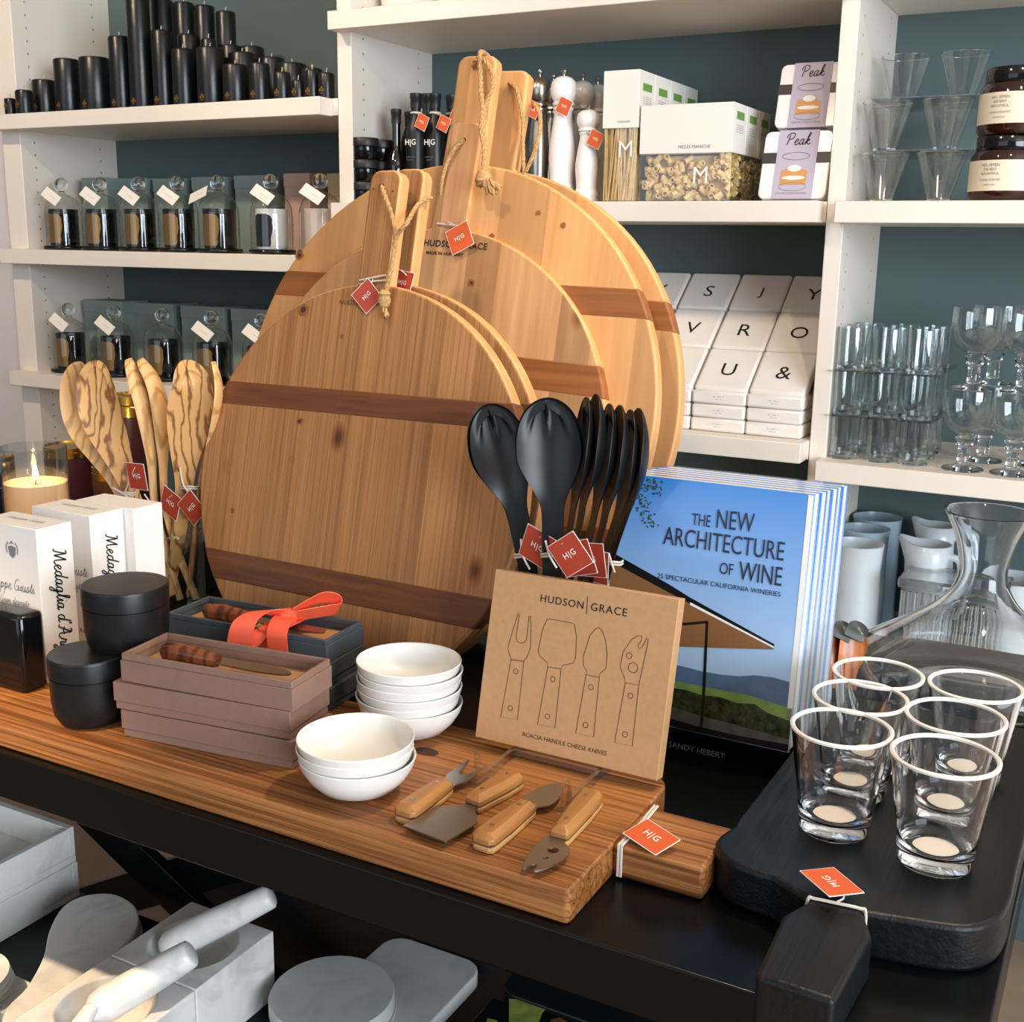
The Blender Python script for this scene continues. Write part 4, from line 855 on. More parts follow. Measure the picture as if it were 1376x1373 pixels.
cheese_knife((694,1041),(634,1077),(578,1124), [(-.006,-.02),(-.008,.08),(-.022,.28),(-.0255,.42),(-.0245,.96),(-.022,1.0),(.022,1.0),(.0245,.96),(.0255,.42),(.022,.28),(.008,.08),(.006,-.02)], [], 'cheese spatula with broad square blade pointing to the viewer')
cheese_knife((646,1130),(711,1080),(752,1054), [(-.006,-.02),(-.007,.10),(-.014,.22),(-.0155,.40),(-.012,.75),(-.004,.98),(.004,.98),(.012,.75),(.0155,.40),(.014,.22),(.007,.10),(.006,-.02)], [], 'spade-shaped cheese knife between the spatula and the holed knife')
cheese_knife((797,1066),(750,1122),(694,1164), [(-.006,-.02),(-.007,.06),(-.016,.2),(-.019,.42),(-.012,.80),(-.004,1.0),(-.001,.99),(-.002,.90),(.001,.84),(.004,.88),(.006,.99),(.009,.98),(.013,.6),(.012,.06),(.006,-.02)], [(-.004,.36,.0052),(-.003,.62,.0026)], 'cheese knife with holes and forked tip, nearest the board handle')
# porcelain bowls
def bowl(c, z, label, r=.0578):
    t = thing('porcelain_bowl', (c[0],c[1],z), label, 'bowl', 'stacked white porcelain bowls'); pr = [(0,0),(.024,0),(.027,.0012),(.040,.0075),(.050,.0175),(.0568,.0285),(.0592,.0375),(.0586,.0385),(.0572,.0375),(.0548,.0285),(.048,.0175),(.037,.0095),(.02,.005),(0,.0045)]
    M = Matrix.Translation(t.location) @ Matrix.Rotation(random.uniform(-.02,.02),4,'X'); g = G(); g.lathe([(a*r/.0592,b) for a,b in pr], 56, M); g.build('bowl_body', porcelain, t); return t
c1 = at(478,989,z=PT+.0385+.0188); c2 = at(549,886,z=PT+.0385+.047)
for k in range(3): bowl((c1.x+(.0015,-.0015,0)[k],c1.y), PT+.0005+k*.0094, f'white porcelain bowl, {("bottom","middle","top")[k]} of the low stack beside the taupe boxes')
for k in range(6): bowl((c2.x+(.002,-.001,.0015,.0,.0025,0)[k],c2.y), PT+.0005+k*.0094, f'white porcelain bowl, {("lowest","second lowest","third lowest","third highest","second highest","topmost")[k]} of the tall stack behind')
# knife boxes
def knife_box(o, yaw, ln, dp, h, mat, label, group, open_=False):
    R = Matrix.Translation(Vector(o)) @ Matrix.Rotation(yaw,4,'Z'); t = thing('knife_box', o, label, 'box', group)
    g = G(); g.box(0,ln,0,dp,.0003,h*.68,R) if not open_ else None
    if not open_:
        g.build('box_base', mat, t, bevel=.0008); g = G(); g.box(-.0015,ln+.0015,-.0015,dp+.0015,h*.30,h-.0003,R); g.build('lid', mat, t, bevel=.0008)
    else:
        g = G(); w = .0035
        for a in ((0,ln,0,w),(0,ln,dp-w,dp),(0,w,w,dp-w),(ln-w,ln,w,dp-w)): g.box(*a,.0003,h*.76,R)
        g.box(w,ln-w,w,dp-w,.0003,h*.40,R); g.build('box_base', mat, t, bevel=.0006)
        g = G(); q = .0012
        for a in ((q,ln-q,q,q+w),(q,ln-q,dp-w-q,dp-q),(q,q+w,w,dp-w),(ln-w-q,ln-q,w,dp-w)): g.box(*a,h*.76,h,R)
        g.build('lid_rim', mat, t, bevel=.0006)
        bx_ = G(); bx_.box(w+.001,ln-w-.001,w+.001,dp-w-.001,h*.41,h*.46,R); bx_.build('lining', kraft, t)
        zk = h*.46+.011; K = R @ Matrix.Translation((ln*.12,dp*.5,zk)) @ Matrix.Rotation(-.03,4,'Z')
        kn_ = G(); kn_.tube([(0,0,0),(.004,0,0),(ln*.12,.001,.001),(ln*.28,0,0),(ln*.34,0,0)], [.006,.0095,.0105,.009,.007], 14, M=K); kk = kn_.build('cheese_knife_handle', rosewood, t)
        b_ = G(); b_.prism(crom2([(ln*.34,-.006),(ln*.36,-.007),(ln*.42,-.009),(ln*.6,-.010),(ln*.74,-.006),(ln*.77,.0),(ln*.74,.006),(ln*.6,.010),(ln*.42,.009),(ln*.36,.007),(ln*.34,.006)],3,True), -.001,.001, K); b_.build('blade', lightsteel, kk)
    return t, R
fl, frr = at(165,990,z=PT), at(391.7,1035.5,z=PT); yaw = math.atan2(frr.y-fl.y, frr.x-fl.x); ln = (frr-fl).length
hT = (top_z(frr, 918)-PT)/3; dpt = .078
for k in range(3):
    s = (.0,-.006,.001)[k]; o = (fl.x+s, fl.y+(.002,-.001,.002)[k], PT+.0003+k*(hT+.0002))
    knife_box(o, yaw+(.0,.012,-.006)[k], ln+(.0,.004,.002)[k], dpt, hT, taupe, f'taupe cardboard knife box, {("bottom","middle","open top one")[k]} of its stack', 'taupe knife boxes in a stack', k==2)
gr = at(440,956,z=PT); hG = (top_z(gr,862)-PT)/3; gl = at(222,824,z=PT+3*hG); gyaw = math.atan2(gl.y-gr.y, gl.x-gr.x)-math.pi; gln = math.hypot(gl.x-gr.x, gl.y-gr.y)
for k in range(3):
    s = (.003,-.001,0)[k]; o = (gl.x+s, gl.y+(.003,.0,.0)[k], PT+.0003+k*(hG+.0002)); kx, KR = knife_box(o, gyaw, gln, .082, hG, greybox, f'dark grey knife box, {("bottom","middle","top one with coral bow")[k]} of the stack behind the taupe boxes', 'dark grey knife boxes in a stack', k==2)
# coral ribbon tied round the top grey box
rb = kx; xr = gln*.665; h = hG; wd = .030
def kl(x,y,z): return KR @ Vector((x,y,z))
ax = KR.to_3x3() @ X3
p = [(-.0012,.002),(-.0012,h+.001),(.002,h+.0022),(.04,h+.0016),(.080,h+.0022),(.0832,h+.001),(.0832,.002)]
G().strip([kl(xr,y,z) for y,z in p], wd, ax, .0005).build('ribbon_band', ribbonm, rb)
c = kl(xr+.004,.030,h+.010); G().lathe([(0,-.010),(.008,-.009),(.0105,0),(.008,.009),(0,.010)], 14, frame(c, Z3, KR.to_3x3() @ Y3)).build('ribbon_knot', ribbonm, rb)
def loop(pts, across, name, w): return G().strip(crom([kl(*q) for q in pts],6), w, across, .0005).build(name, ribbonm, rb)
ac = KR.to_3x3() @ Vector((.88,-.42,.25))
loop([(xr,.028,h+.012),(xr-.014,.012,h+.020),(xr-.026,-.010,h+.012),(xr-.030,-.018,h-.014),(xr-.026,-.014,h-.020),(xr-.012,-.004,h-.004),(xr,.022,h+.006)], KR.to_3x3() @ Vector((.80,.30,.10)), 'ribbon_loop', .030)
loop([(xr+.006,.034,h+.012),(xr+.018,.050,h+.021),(xr+.030,.066,h+.027),(xr+.042,.078,h+.022),(xr+.044,.080,h+.012),(xr+.034,.070,h+.010),(xr+.018,.050,h+.009),(xr+.006,.036,h+.008)], KR.to_3x3() @ Vector((.55,-.35,.75)), 'ribbon_loop', .024)
loop([(xr+.006,.024,h+.012),(xr+.012,.006,h+.012),(xr+.016,-.008,h+.002),(xr+.018,-.0095,h-.018),(xr+.020,-.0075,h-.036)], KR.to_3x3() @ Vector((1,.05,0)), 'ribbon_tail', .027)
# black lidded canisters
def canister(P, r, h, label):
    t = thing('canister', P, label, 'canister', 'matt black lidded canisters'); M = Matrix.Translation(P)
    G().lathe([(0,.0003),(r*.62,.0003),(r*.78,h*.03),(r*.92,h*.16),(r*.97,h*.36),(r*.985,h*.70),(r*.955,h*.705),(r*.955,h*.722),(0,h*.722)], 56, M).build('canister_body', blk, t)
    G().lathe([(0,h*.7225),(r,h*.7225),(r,h-.003),(r*.99,h-.001),(r*.975,h),(0,h)], 56, M).build('lid', blk, t, ang=50); return t
q = at(117,876,z=PT+.080); r1 = 51.5*mpx(q); canister(Vector((q.x,q.y,PT)), r1, .080, 'matt black lidded canister, lower one in front')
zt = PT+.1515; q = at(167.5,783,z=zt); r2 = 57*mpx(q); print('can', q, r1, r2)
canister(Vector((q.x,q.y,zt-.079)), r2, .079, 'matt black lidded canister, upper one set on another')
canister(Vector((q.x+.004,q.y+.004,PT)), r2*.96, .0717, 'matt black lidded canister hidden under the upper one')
# white boxes with printed spines
b1 = at(64,919,z=PT); zt = top_z(b1,712); d1 = at(95.5,700,x=b1.x).y-b1.y
f2 = at(120,693.3,z=zt); d2 = at(165,683.4,x=f2.x).y-f2.y; f3 = at(184.6,682.8,z=zt); print('giusti', b1, zt-PT, d1, f2, d2, f3)
def giusti(x1, y0, dp, w, label, full):
    t = thing('vinegar_box', (x1-w/2,y0+dp/2,PT), label, 'box', 'white vinegar gift boxes'); bx('box_body', x1-w,x1,y0,y0+dp,PT+.0003,zt, paper, t, .0008)
    if full:
        g = G(); hh = zt-PT; script(g, "Medaglia d'Argento", frame((x1+.0006,y0+dp*.52,PT+hh*.43), (0,0,-1), Y3), hh*.84, weight=.17); g.build('lettering', ink, t, smooth=False)
        g = G(); script(g, 'Giuseppe Giusti', frame((x1-w*.55,y0-.0006,PT+hh*.60), X3, Z3), w*.9, weight=.11); g.build('lettering', greyink, t, smooth=False)
        for dz, wd in ((.50,.5),(.47,.36)): g = G(); script(g, 'Gran deposito', frame((x1-w*.45,y0-.0006,PT+hh*dz), X3, Z3), w*wd, weight=.12); g.build('lettering', greyink, t, smooth=False)
        lettering(t, 'Medaglia Ko', frame((x1-w*.4,y0-.0006,PT+hh*.20), X3, Z3), ink, w=w*.4); lettering(t, 'Modena', frame((x1-w*.4,y0-.0006,PT+hh*.08), X3, Z3), ink, w=w*.25)
        g = G(); M = frame((x1-w*.42,y0-.0006,PT+hh*.84), X3, Z3)
        g.poly([(-.007,.004),(-.005,-.006),(0,-.010),(.005,-.006),(.007,.004),(0,.006)], 0, M); g.poly([(-.005,.007),(0,.012),(.005,.007),(0,.009)], 0, M); g.ribbon2d(crom2([(-.009,-.004),(-.010,.004),(-.006,.010)],4), .0015, 0, M); g.ribbon2d(crom2([(.009,-.004),(.010,.004),(.006,.010)],4), .0015, 0, M); g.build('crest', greyink, t, smooth=False)
        g = G(); M = frame((x1-w*.5,y0+dp*.55,zt+.0005), X3, Y3); script(g, 'Giuseppe Giusti', M, w*.6, weight=.11); g.build('lettering', greyink, t, smooth=False)
giusti(b1.x, b1.y, d1, .105, 'white vinegar box with script spine, nearest the lower black canister', True)
giusti(f2.x, f2.y, d2, .105, 'white vinegar box with script spine, second behind the front one', True)
giusti(f3.x, f2.y+d2+.0015, .05, .105, 'plain white vinegar box, rearmost of the three', False)
# dark glass cube
q = at(34,934,z=PT); t = thing('dark_glass_cube', (q.x-.04,q.y+.03,PT), 'dark glossy glass cube at the picture edge beside the white boxes', 'candle holder'); bx('glass_body', q.x-.09,q.x,q.y,q.y+.035,PT+.0003,top_z(q,829), blkgloss, t, .006)
# candle and tins on a low black riser
RZ = .085
tag(recenter(bx('display_riser', -1.95,-1.305,1.12,1.56,T(0)+.0003,T(RZ), blackw, None, .002)), 'low black riser under the burning candle and dark tins', 'riser')
def at_base(px, Y, z=0): q = at(px,650,y=Y); return Vector((q.x,Y,T(z)+.0003))
P = at_base(48,1.20,RZ); r = 42*mpx(P); h = top_z(P,599)-P.z; M = Matrix.Translation(P); print('candle', P, r, h)
t = thing('burning_candle', P, 'burning ivory candle in a clear lettered glass', 'candle')
G().lathe([(0,0),(r*.97,0),(r,.003),(r,h),(r*.965,h),(r*.965,.008),(0,.008)], 40, M).build('glass', clear, t)
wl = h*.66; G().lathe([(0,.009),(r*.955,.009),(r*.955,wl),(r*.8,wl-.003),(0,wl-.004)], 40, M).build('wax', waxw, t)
G().tube([P+Vector((0,0,wl-.005)),P+Vector((.001,0,wl+.006))], .001, 6).build('wick', ink, t)
G().lathe([(0,0),(.003,.003),(.0045,.009),(.003,.018),(0,.028)], 14, Matrix.Translation(P+Vector((.001,0,wl+.003)))).build('flame', flame, t)
lettering(t, 'H|G', frame((P.x-.004,P.y-r-.0006,P.z+h*.26), X3, Z3), ink, w=r*.55)
l = bpy.data.lights.new('candle_light','POINT'); l.energy = .25; l.color = (1,.7,.35); l.shadow_soft_size = .0008; lo = bpy.data.objects.new('candle_light', l); COL.objects.link(lo); lo.location = P+Vector((0,0,wl+.035))
def tin_(px, wpx, Y, pytop, label, body, txt=None, lid=goldlid, lh=.018, z0=0):
    P = at_base(px, Y, RZ); r = wpx*mpx(P)/2; h = top_z(P,pytop)-P.z; M = Matrix.Translation(P); t = thing('tin_candle', P, label, 'tin', 'dark tins behind the white boxes')
    G().lathe([(0,0),(r*.97,0),(r,.003),(r,h-lh-.002),(0,h-lh-.002)], 40, M).build('tin_body', body, t)
    G().lathe([(0,h-lh-.0015),(r*1.01,h-lh-.0015),(r*1.01,h-lh*.55),(r*.985,h-lh*.5),(r*1.01,h-lh*.45),(r*1.01,h-.001),(r*.95,h),(r*.93,h-.003),(0,h-.003)], 40, M).build('lid', lid, t, ang=30)
    if txt:
        for s, dz, w in txt:
            vs, fs, tw, th = text_mesh(s, .01); g = G(); k = w/tw
            g.add([(P.x+(r+.0007)*math.cos(-math.pi*.42+v.x*k/r), P.y+(r+.0007)*math.sin(-math.pi*.42+v.x*k/r), P.z+dz+v.y*k) for v in vs], fs); g.build('lettering', gold, t, smooth=False)
    return t
brown = pbr('brown tin', '#5a3423', .35)
tin_(97,66,1.42,597,'oxblood tin with gold lid just behind the burning candle',tin)
tin_(6,30,1.34,612,'dark tin with gold lid cut by the picture edge',blkgloss,[('---',.05,.02)])
t = tin_(188,62,1.47,529,'large oxblood candle jar with a gold lid behind the olive wood spoons',tin,lh=.035); 
tin_(150,48,1.34,625,'brown tin with gold lettering beside the glass vase',brown,[('ITAN',.048,.034)],lh=.02)
# salad servers
def server_shape(hw0, hw1, bw, t0, t1, depth_, n=46):
    """half widths and hollow depths along a server: handle hw0 -> hw1, bowl of half width bw from t0 to 1 widest at t1"""
    W_, D_, T_ = [], [], []
    for i in range(n):
        t = i/(n-1); t = 1-(1-t)**1.6 if i else 0; h = hw0+(hw1-hw0)*min(t/t0,1)
        if t <= t0: w = h; d = 0
        elif t <= t1: k = (t-t0)/(t1-t0); k = k*k*(3-2*k); w = h+(bw-h)*k; d = depth_*k
        else: k = (t-t1)/(1-t1); w = bw*math.sqrt(max(0,1-k**2.2)); d = depth_*max(0,1-k**2)
        W_.append(max(w,.0015)); D_.append(d); T_.append(t)
    return W_, D_, T_
def server(g, pts, shape, th, across, tooth=0, ns=33):
    C = crom(pts, 24); acc = [0]
    for a, b in zip(C, C[1:]): acc.append(acc[-1]+(b-a).length)
    tot = acc[-1]
    def P(t):
        q = max(0,min(1,t))*tot
        for i in range(len(acc)-1):
            if acc[i+1] >= q: return C[i].lerp(C[i+1], (q-acc[i])/max(acc[i+1]-acc[i],1e-9)), (C[i+1]-C[i]).normalized()
        return C[-1], (C[-1]-C[-2]).normalized()
    W_, D_, T_ = server_shape(*shape); across = Vector(across).normalized(); F_, B_ = [], []; N = len(W_)
    for w, d, t in zip(W_, D_, T_):
        c0, tg = P(t); ac = (across-tg*across.dot(tg)).normalized(); nm = ac.cross(tg)
        for k in range(ns):
            s_ = 2*k/(ns-1)-1; c = c0
            if tooth and t > .8: zg = min(1,abs(((s_*1.5+.5) % 1)-.5)*2/.5); c = P(t-(1-zg)*tooth*(t-.8)/.2)[0] if abs(s_) < .8 else c0
            dd = d*(1-s_*s_); e = math.sqrt(max(0,1-s_*s_)); F_.append(c+ac*w*s_-nm*dd); B_.append(c+ac*w*s_-nm*dd-nm*th*(.15+.85*e))
    vs = F_+B_; m = N*ns; fs = []
    for i in range(N-1):
        for k in range(ns-1):
            a = i*ns+k; fs.append((a,a+1,a+ns+1,a+ns)); fs.append((m+a+ns,m+a+ns+1,m+a+1,m+a))
        for k in (0, ns-1): a = i*ns+k; fs.append((a,a+ns,m+a+ns,m+a))
    for i in (0, N-1):
        for k in range(ns-1): a = i*ns+k; fs.append((a,a+1,m+a+1,m+a))
    return g.add(vs, fs)
def pathpx(pp, Y): return [at(x,y,y=Y+dy) for x,y,dy in pp]
def servers(name, label, cat, group, parts, knot, tagc, tagdir, mats, tagm, Y, cordpts, tsz=.038):
    z = min(min(v.z for v in pathpx(p[1],Y)) for p in parts); base = pathpx(parts[0][1],Y)[0]; t = thing(name, (base.x,base.y,z), label, cat, group)
    for (nm, pp, shp, th, ac, tooth), m in zip(parts, mats):
        g = G(); server(g, pathpx(pp,Y), shp, th, ac, tooth); g.build(nm, m, t, ang=60)
    k = at(*knot, y=Y-.010); a = at(knot[0]-11,knot[1]+2,y=Y-.003); b = at(knot[0]+11,knot[1]+2,y=Y-.003)
    for dz in (0,.003): G().tube(crom([a+Vector((0,.008,dz)),a+Vector((0,0,dz)),k+Vector((0,0,dz-.001)),b+Vector((0,0,dz)),b+Vector((0,.008,dz))],5), .0012, 6).build('string', string, t)
    G().tube(crom([at(*c, y=Y-.014) for c in cordpts],5), .0012, 6).build('string', string, t)
    q = at(*tagc, y=Y-.018); price_tag(t, q, tagdir[0], tagdir[1], tsz, tagm, [k, q+Vector(tagdir[1]).normalized()*.014])
    return t
Yb = 1.10; VA = (.88,.47,0)
def blackset(lab, bot, mid, top, w, knot, tagc, td, Y, ac, dd, cp):
    pp = [(*bot,0),((bot[0]*.55+mid[0]*.45),(bot[1]*.5+mid[1]*.5),0),(*mid,0),(mid[0]*.55+top[0]*.45,mid[1]*.55+top[1]*.45,-.006),(*top,.006)]
    p2 = [(x+dd[0],y+dd[1],z+.005) for x,y,z in pp]; shp = (.009,.0115,.0315*w,.42,.74,.013)
    return servers('salad_servers', lab, 'salad servers', 'black salad servers standing in a crock', [('serving_fork',pp,shp,.003,ac,.055),('serving_spoon',p2,(.009,.012,.0335*w,.42,.74,.014),.003,ac,0)], knot, tagc, td, [blk,blk], orange_shaded, Y, cp)
tv = lambda a: ((math.cos(a),-.1,math.sin(a)),(-math.sin(a),-.1,math.cos(a)))
blackset('black salad servers facing forward, left pair, tag half hidden', (716,800), (696,690), (655,546), 1.0, (702,747), (722,735), tv(-.35), Yb, (.92,.38,.1), (-2,-3), [(700,724),(702,745),(712,765)])
blackset('black salad servers facing forward, right pair, tag in full view', (741,800), (742,680), (733,537), 1.08, (738,746), (766,745), tv(.62), Yb-.02, (.92,.38,-.02), (1,-3), [(733,726),(738,745),(748,763)])
for i,(b,m,tp,k,tg,a) in enumerate((((752,792),(768,690),(787,533),(757,730),(776,750),.3),((776,792),(798,690),(818,542),(787,745),(792,752),.1),((800,792),(832,680),(846,550),(822,757),(797,760),-.05))):
    blackset(('black salad servers seen edge on, beside the forward-facing pair','black salad servers seen edge on, middle of the three side-turned pairs','black salad servers seen edge on, nearest the blue book')[i], b, m, tp, .98, k, tg, tv(a), Yb+.012+.022*i, (.62,-.78,.0), ((13,-4),(14,2),(11,-2))[i], [(k[0]-4,k[1]-14),k,(k[0]+4,k[1]+12)])
cr = at(765,800,y=Yb+.01); P = Vector((cr.x,cr.y+.012,T(0)+.0003)); t = tag(G().lathe([(0,0),(.050,0),(.052,.004),(.054,.13),(.049,.13),(.046,.010),(0,.010)], 40).build('utensil_crock', blk), 'black crock holding the black salad servers behind the kraft box', 'crock'); t.location = P
# glass vase with olive wood servers
VP = at_base(227,1.215); vr = 41*mpx(VP); vh = top_z(VP,713)-VP.z; print('vase', VP, vr, vh)
t = thing('glass_vase', VP, 'clear glass cylinder vase holding the olive wood servers', 'vase'); G().lathe([(0,0),(vr,0),(vr,vh)], 48, Matrix.Translation(VP)).build('glass_wall', film('vase glass', (.86,.89,.89), .13), t, ang=60)
G().lathe([(vr-.002,vh-.001),(vr+.0006,vh-.001),(vr+.0006,vh+.001),(vr-.002,vh+.001)], 48, Matrix.Translation(VP), closed=True).build('glass_rim', tum_g, t)
Yo = 1.205; OW = [.006,.0065,.0075,.010,.022,.027,.012]; OC = [0,0,0,.002,.007,.007,.001]
servers('olive_wood_servers','olive wood servers with rounded bowls facing forward, leftmost in the vase','salad servers','olive wood servers in the glass vase',
  [('front_spoon',[(232,800,.0),(205,740,.0),(180,672,.0),(156,608,-.004),(136,560,-.008),(128,520,-.008),(130,484,-.004)],(.0075,.012,.032,.42,.80,.009),.007,(.92,.38,0),.03),
   ('back_spoon',[(228,800,.012),(196,740,.012),(164,668,.010),(134,612,.010),(112,566,.008),(104,525,.008),(106,486,.010)],(.0065,.009,.030,.48,.80,.010),.006,(.92,.38,0),0)],
  (167,663),(184,640),tv(.05),[olive,olive2],orange_shaded,Yo-.012,[(150,655),(164,662),(181,676)])
servers('olive_wood_servers','olive wood servers seen edge on, middle of the vase','salad servers','olive wood servers in the glass vase',
  [('front_spoon',[(240,806,.004),(222,745,.002),(206,680,0),(200,610,-.004),(190,550,-.006),(180,515,-.006),(170,483,-.004)],(.0065,.009,.024,.5,.8,.008),.008,(.45,-.89,0),0),
   ('back_spoon',[(262,806,.010),(238,745,.010),(220,680,.010),(216,610,.008),(211,550,.006),(203,515,.004),(186,484,.004)],(.0065,.009,.024,.5,.8,.008),.008,(.45,-.89,0),0)],
  (207,684),(229,676),tv(-.42),[olive2,olive2],orange_shaded,Yo+.004,[(194,664),(205,682),(202,700)])
servers('olive_wood_servers','olive wood servers with dark grain and knot, nearest the pine board','salad servers','olive wood servers in the glass vase',
  [('front_spoon',[(226,800,.006),(236,745,.004),(246,670,.0),(249,610,-.006),(254,560,-.010),(258,520,-.010),(246,484,-.006)],(.0075,.012,.031,.45,.80,.008),.008,(.88,.47,0),.05),
   ('back_spoon',[(250,800,.012),(256,745,.012),(264,670,.010),(272,610,.008),(281,560,.006),(286,520,.004),(283,486,.006)],(.007,.010,.025,.5,.8,.009),.007,(.75,-.66,0),0)],
  (253,655),(258,682),tv(.72),[olive,olive2],orange_shaded,Yo+.0,[(242,628),(246,650),(255,664)])
# books on a stand
MBk = frame(Vector((-.2866-.225,1.1738,T(.0302))), X3, (0,math.sin(.107),math.cos(.107))); BW, BH = .225, .2825
m = bpy.data.materials.new('printed sky'); m.use_nodes = True; nt = m.node_tree; p_ = nt.nodes['Principled BSDF']; p_.inputs['Roughness'].default_value = .15
tc = nt.nodes.new('ShaderNodeTexCoord'); sp = nt.nodes.new('ShaderNodeSeparateXYZ'); nt.links.new(tc.outputs['Generated'], sp.inputs[0]); rr = nt.nodes.new('ShaderNodeValToRGB'); e = rr.color_ramp.elements
e[0].position = .25; e[0].color = hx('#b4d0ea'); e[1].position = 1; e[1].color = hx('#3d84cf'); nt.links.new(sp.outputs[2], rr.inputs[0]); nt.links.new(rr.outputs[0], p_.inputs['Base Color']); sky = m
navy = pbr('navy print', '#1b2440', .3); pk = dict(roof=pbr('printed timber', '#8a5f3c', .2), dark=pbr('printed dark', '#15171a', .2), hill=pbr('printed far hills', '#5b7391', .2, vary=.15, vscale=60), green=pbr('printed meadow', '#7f9c4e', .2, vary=.2, vscale=40), vine=pbr('printed vines', '#2f3d20', .2, vary=.8, vscale=160), road=pbr('printed road', '#5d5b57', .2, vary=.3, vscale=60), leaf=pbr('printed leaves', '#41502f', .2))
def bp(a, b): return hit(MBk, a/2.8908+900, b/2.8908+660)
MT = MBk
for k in range(6):
    M = MBk @ Matrix.Translation((.0015*(k%2),.0,-.0262*k)); t = thing('book', M.translation, 'winery architecture book with blue sky cover, ' + ('frontmost, cover in full view' if k == 0 else f'{ORD[k]} in the upright row'), 'book', 'shrink-wrapped books standing in a row')
    g = G(); g.box(0,BW,0,BH,-.003,0,M); g.build('front_cover', sky, t, bevel=.0006)
    g = G(); g.box(0,BW,0,BH,-.0255,-.0225,M); g.build('back_cover', sky, t, bevel=.0006)
    g = G(); g.box(.003,BW-.0012,.002,BH-.0008,-.0224,-.0031,M); g.build('pages', paper, t)
    g = G(); g.box(-.0004,.0026,0,BH,-.0224,-.0031,M); g.build('spine', sky, t)
    g = G(); g.box(-.0008,BW+.0008,-.0005,BH+.0012,-.0258,.0003,M) if k else g.box(-.0008,BW+.0008,BH+.0003,BH+.0014,-.0255,0,M); g.build('plastic_wrap', plastic, t)
    if k: continue
    fc = t.children[0]
    def pic(name, pts, z, mt, clip=True):
        q = [bp(*p) for p in pts]; q = [(min(max(x,.001),BW-.001), min(max(y,.001),BH-.001)) for x,y in q]
        g = G(); g.poly(q, z, MT); return g.build(name, mt, fc, smooth=False)
    pic('printed_hills', [(-300,640),(0,668),(50,680),(130,700),(200,712),(270,718),(330,714),(400,722),(470,742),(480,850),(-300,800)], .0003, pk['hill'])
    pic('printed_meadow', [(-300,690),(0,730),(60,745),(180,768),(300,790),(400,822),(480,845),(475,900),(-300,860)], .0004, pk['green'])
    pic('printed_vines', [(-300,720),(0,762),(60,770),(120,790),(200,800),(260,822),(330,826),(380,860),(480,895),(475,980),(200,910),(-300,820)], .0005, pk['vine'])
    pic('printed_road', [(-300,790),(0,836),(120,872),(250,905),(470,965),(470,1010),(200,960),(-300,880)], .0006, pk['road'])
    pic('printed_ground', [(-300,850),(0,880),(100,910),(250,945),(470,985),(470,1200),(-300,1100)], .0007, pk['dark'])
    pic('printed_roof', [(-300,260),(0,378),(80,424),(405,598),(405,614),(250,610),(60,604),(-300,575)], .0008, pk['roof'])
    pic('printed_roof_edge', [(-300,225),(0,362),(80,412),(408,594),(405,608),(80,436),(0,394),(-300,262)], .0009, pk['dark'])
    pic('printed_fascia', [(80,430),(405,602),(405,609),(80,441)], .00093, paper); pic('printed_beam', [(-100,490),(60,510),(150,502),(150,512),(60,520),(-100,505)], .00095, pk['dark']); pic('printed_column', [(141,505),(151,505),(140,760),(127,930),(117,930),(130,750)], .00095, pk['dark'])
    g = G(); g.box(BW-.0065,BW-.0008,.001,BH-.001,.0002,.0004,MT); g.build('printed_white_edge', paper, fc, smooth=False)
    g = G(); rnd = random.Random(3)
    for i in range(110):
        bx0 = rnd.choice(((870,655),(880,660),(862,668),(866,682),(872,695),(878,705),(856,676),(880,650)));  x, y = hit(MT, bx0[0]+rnd.gauss(0,5), bx0[1]+rnd.gauss(0,5))
        if not (0.002<x<BW-.002 and .002<y<BH-.002): continue
        a = rnd.random()*6.3; s = .0018; g.poly([(x+s*math.cos(a),y+s*math.sin(a)),(x+s*.5*math.cos(a+1.6),y+s*.5*math.sin(a+1.6)),(x-s*math.cos(a),y-s*math.sin(a)),(x-s*.5*math.cos(a+1.6),y-s*.5*math.sin(a+1.6))], .0005+i*.000003, MT)
    o_ = g.build('printed_leaves', pk['leaf'], fc, smooth=False); o_['kind'] = 'stuff'
    for s, a, b, m_ in (('THE',(88,106),(160,118),navy),('NEW',(184,112),(330,118),navy),('ARCHITECTURE',(-22,168),(446,236),navy),('OF',(196,296),(248,306),navy),('WINE',(270,310),(438,330),navy),('25 SPECTACULAR CALIFORNIA WINERIES',(-46,325),(432,402),navy),('& SANDY HEBERT',(-30,978),(215,1024),pbr('faded print','#6f7276',.4))):
        A, B = bp(*a), bp(*b); hts = {'THE':.0130,'NEW':.0205,'ARCHITECTURE':.0205,'OF':.0130,'WINE':.0205}; y = (A[1]+B[1])/2; w = B[0]-A[0]
        vs, fs, tw, th = text_mesh(s, 0); g = G(); put_text(g, s, MT @ Matrix.Translation(((A[0]+B[0])/2,y,.0012)), w=w, h=hts.get(s, w*th/tw), bold=0); g.build('lettering', m_, fc, smooth=False)
tag(recenter(bx('bookend', -.50,-.30,1.374,1.380,T(0)+.0003,T(.2), blk, None, .002)), 'black upright bookend behind the last winery book', 'bookend')
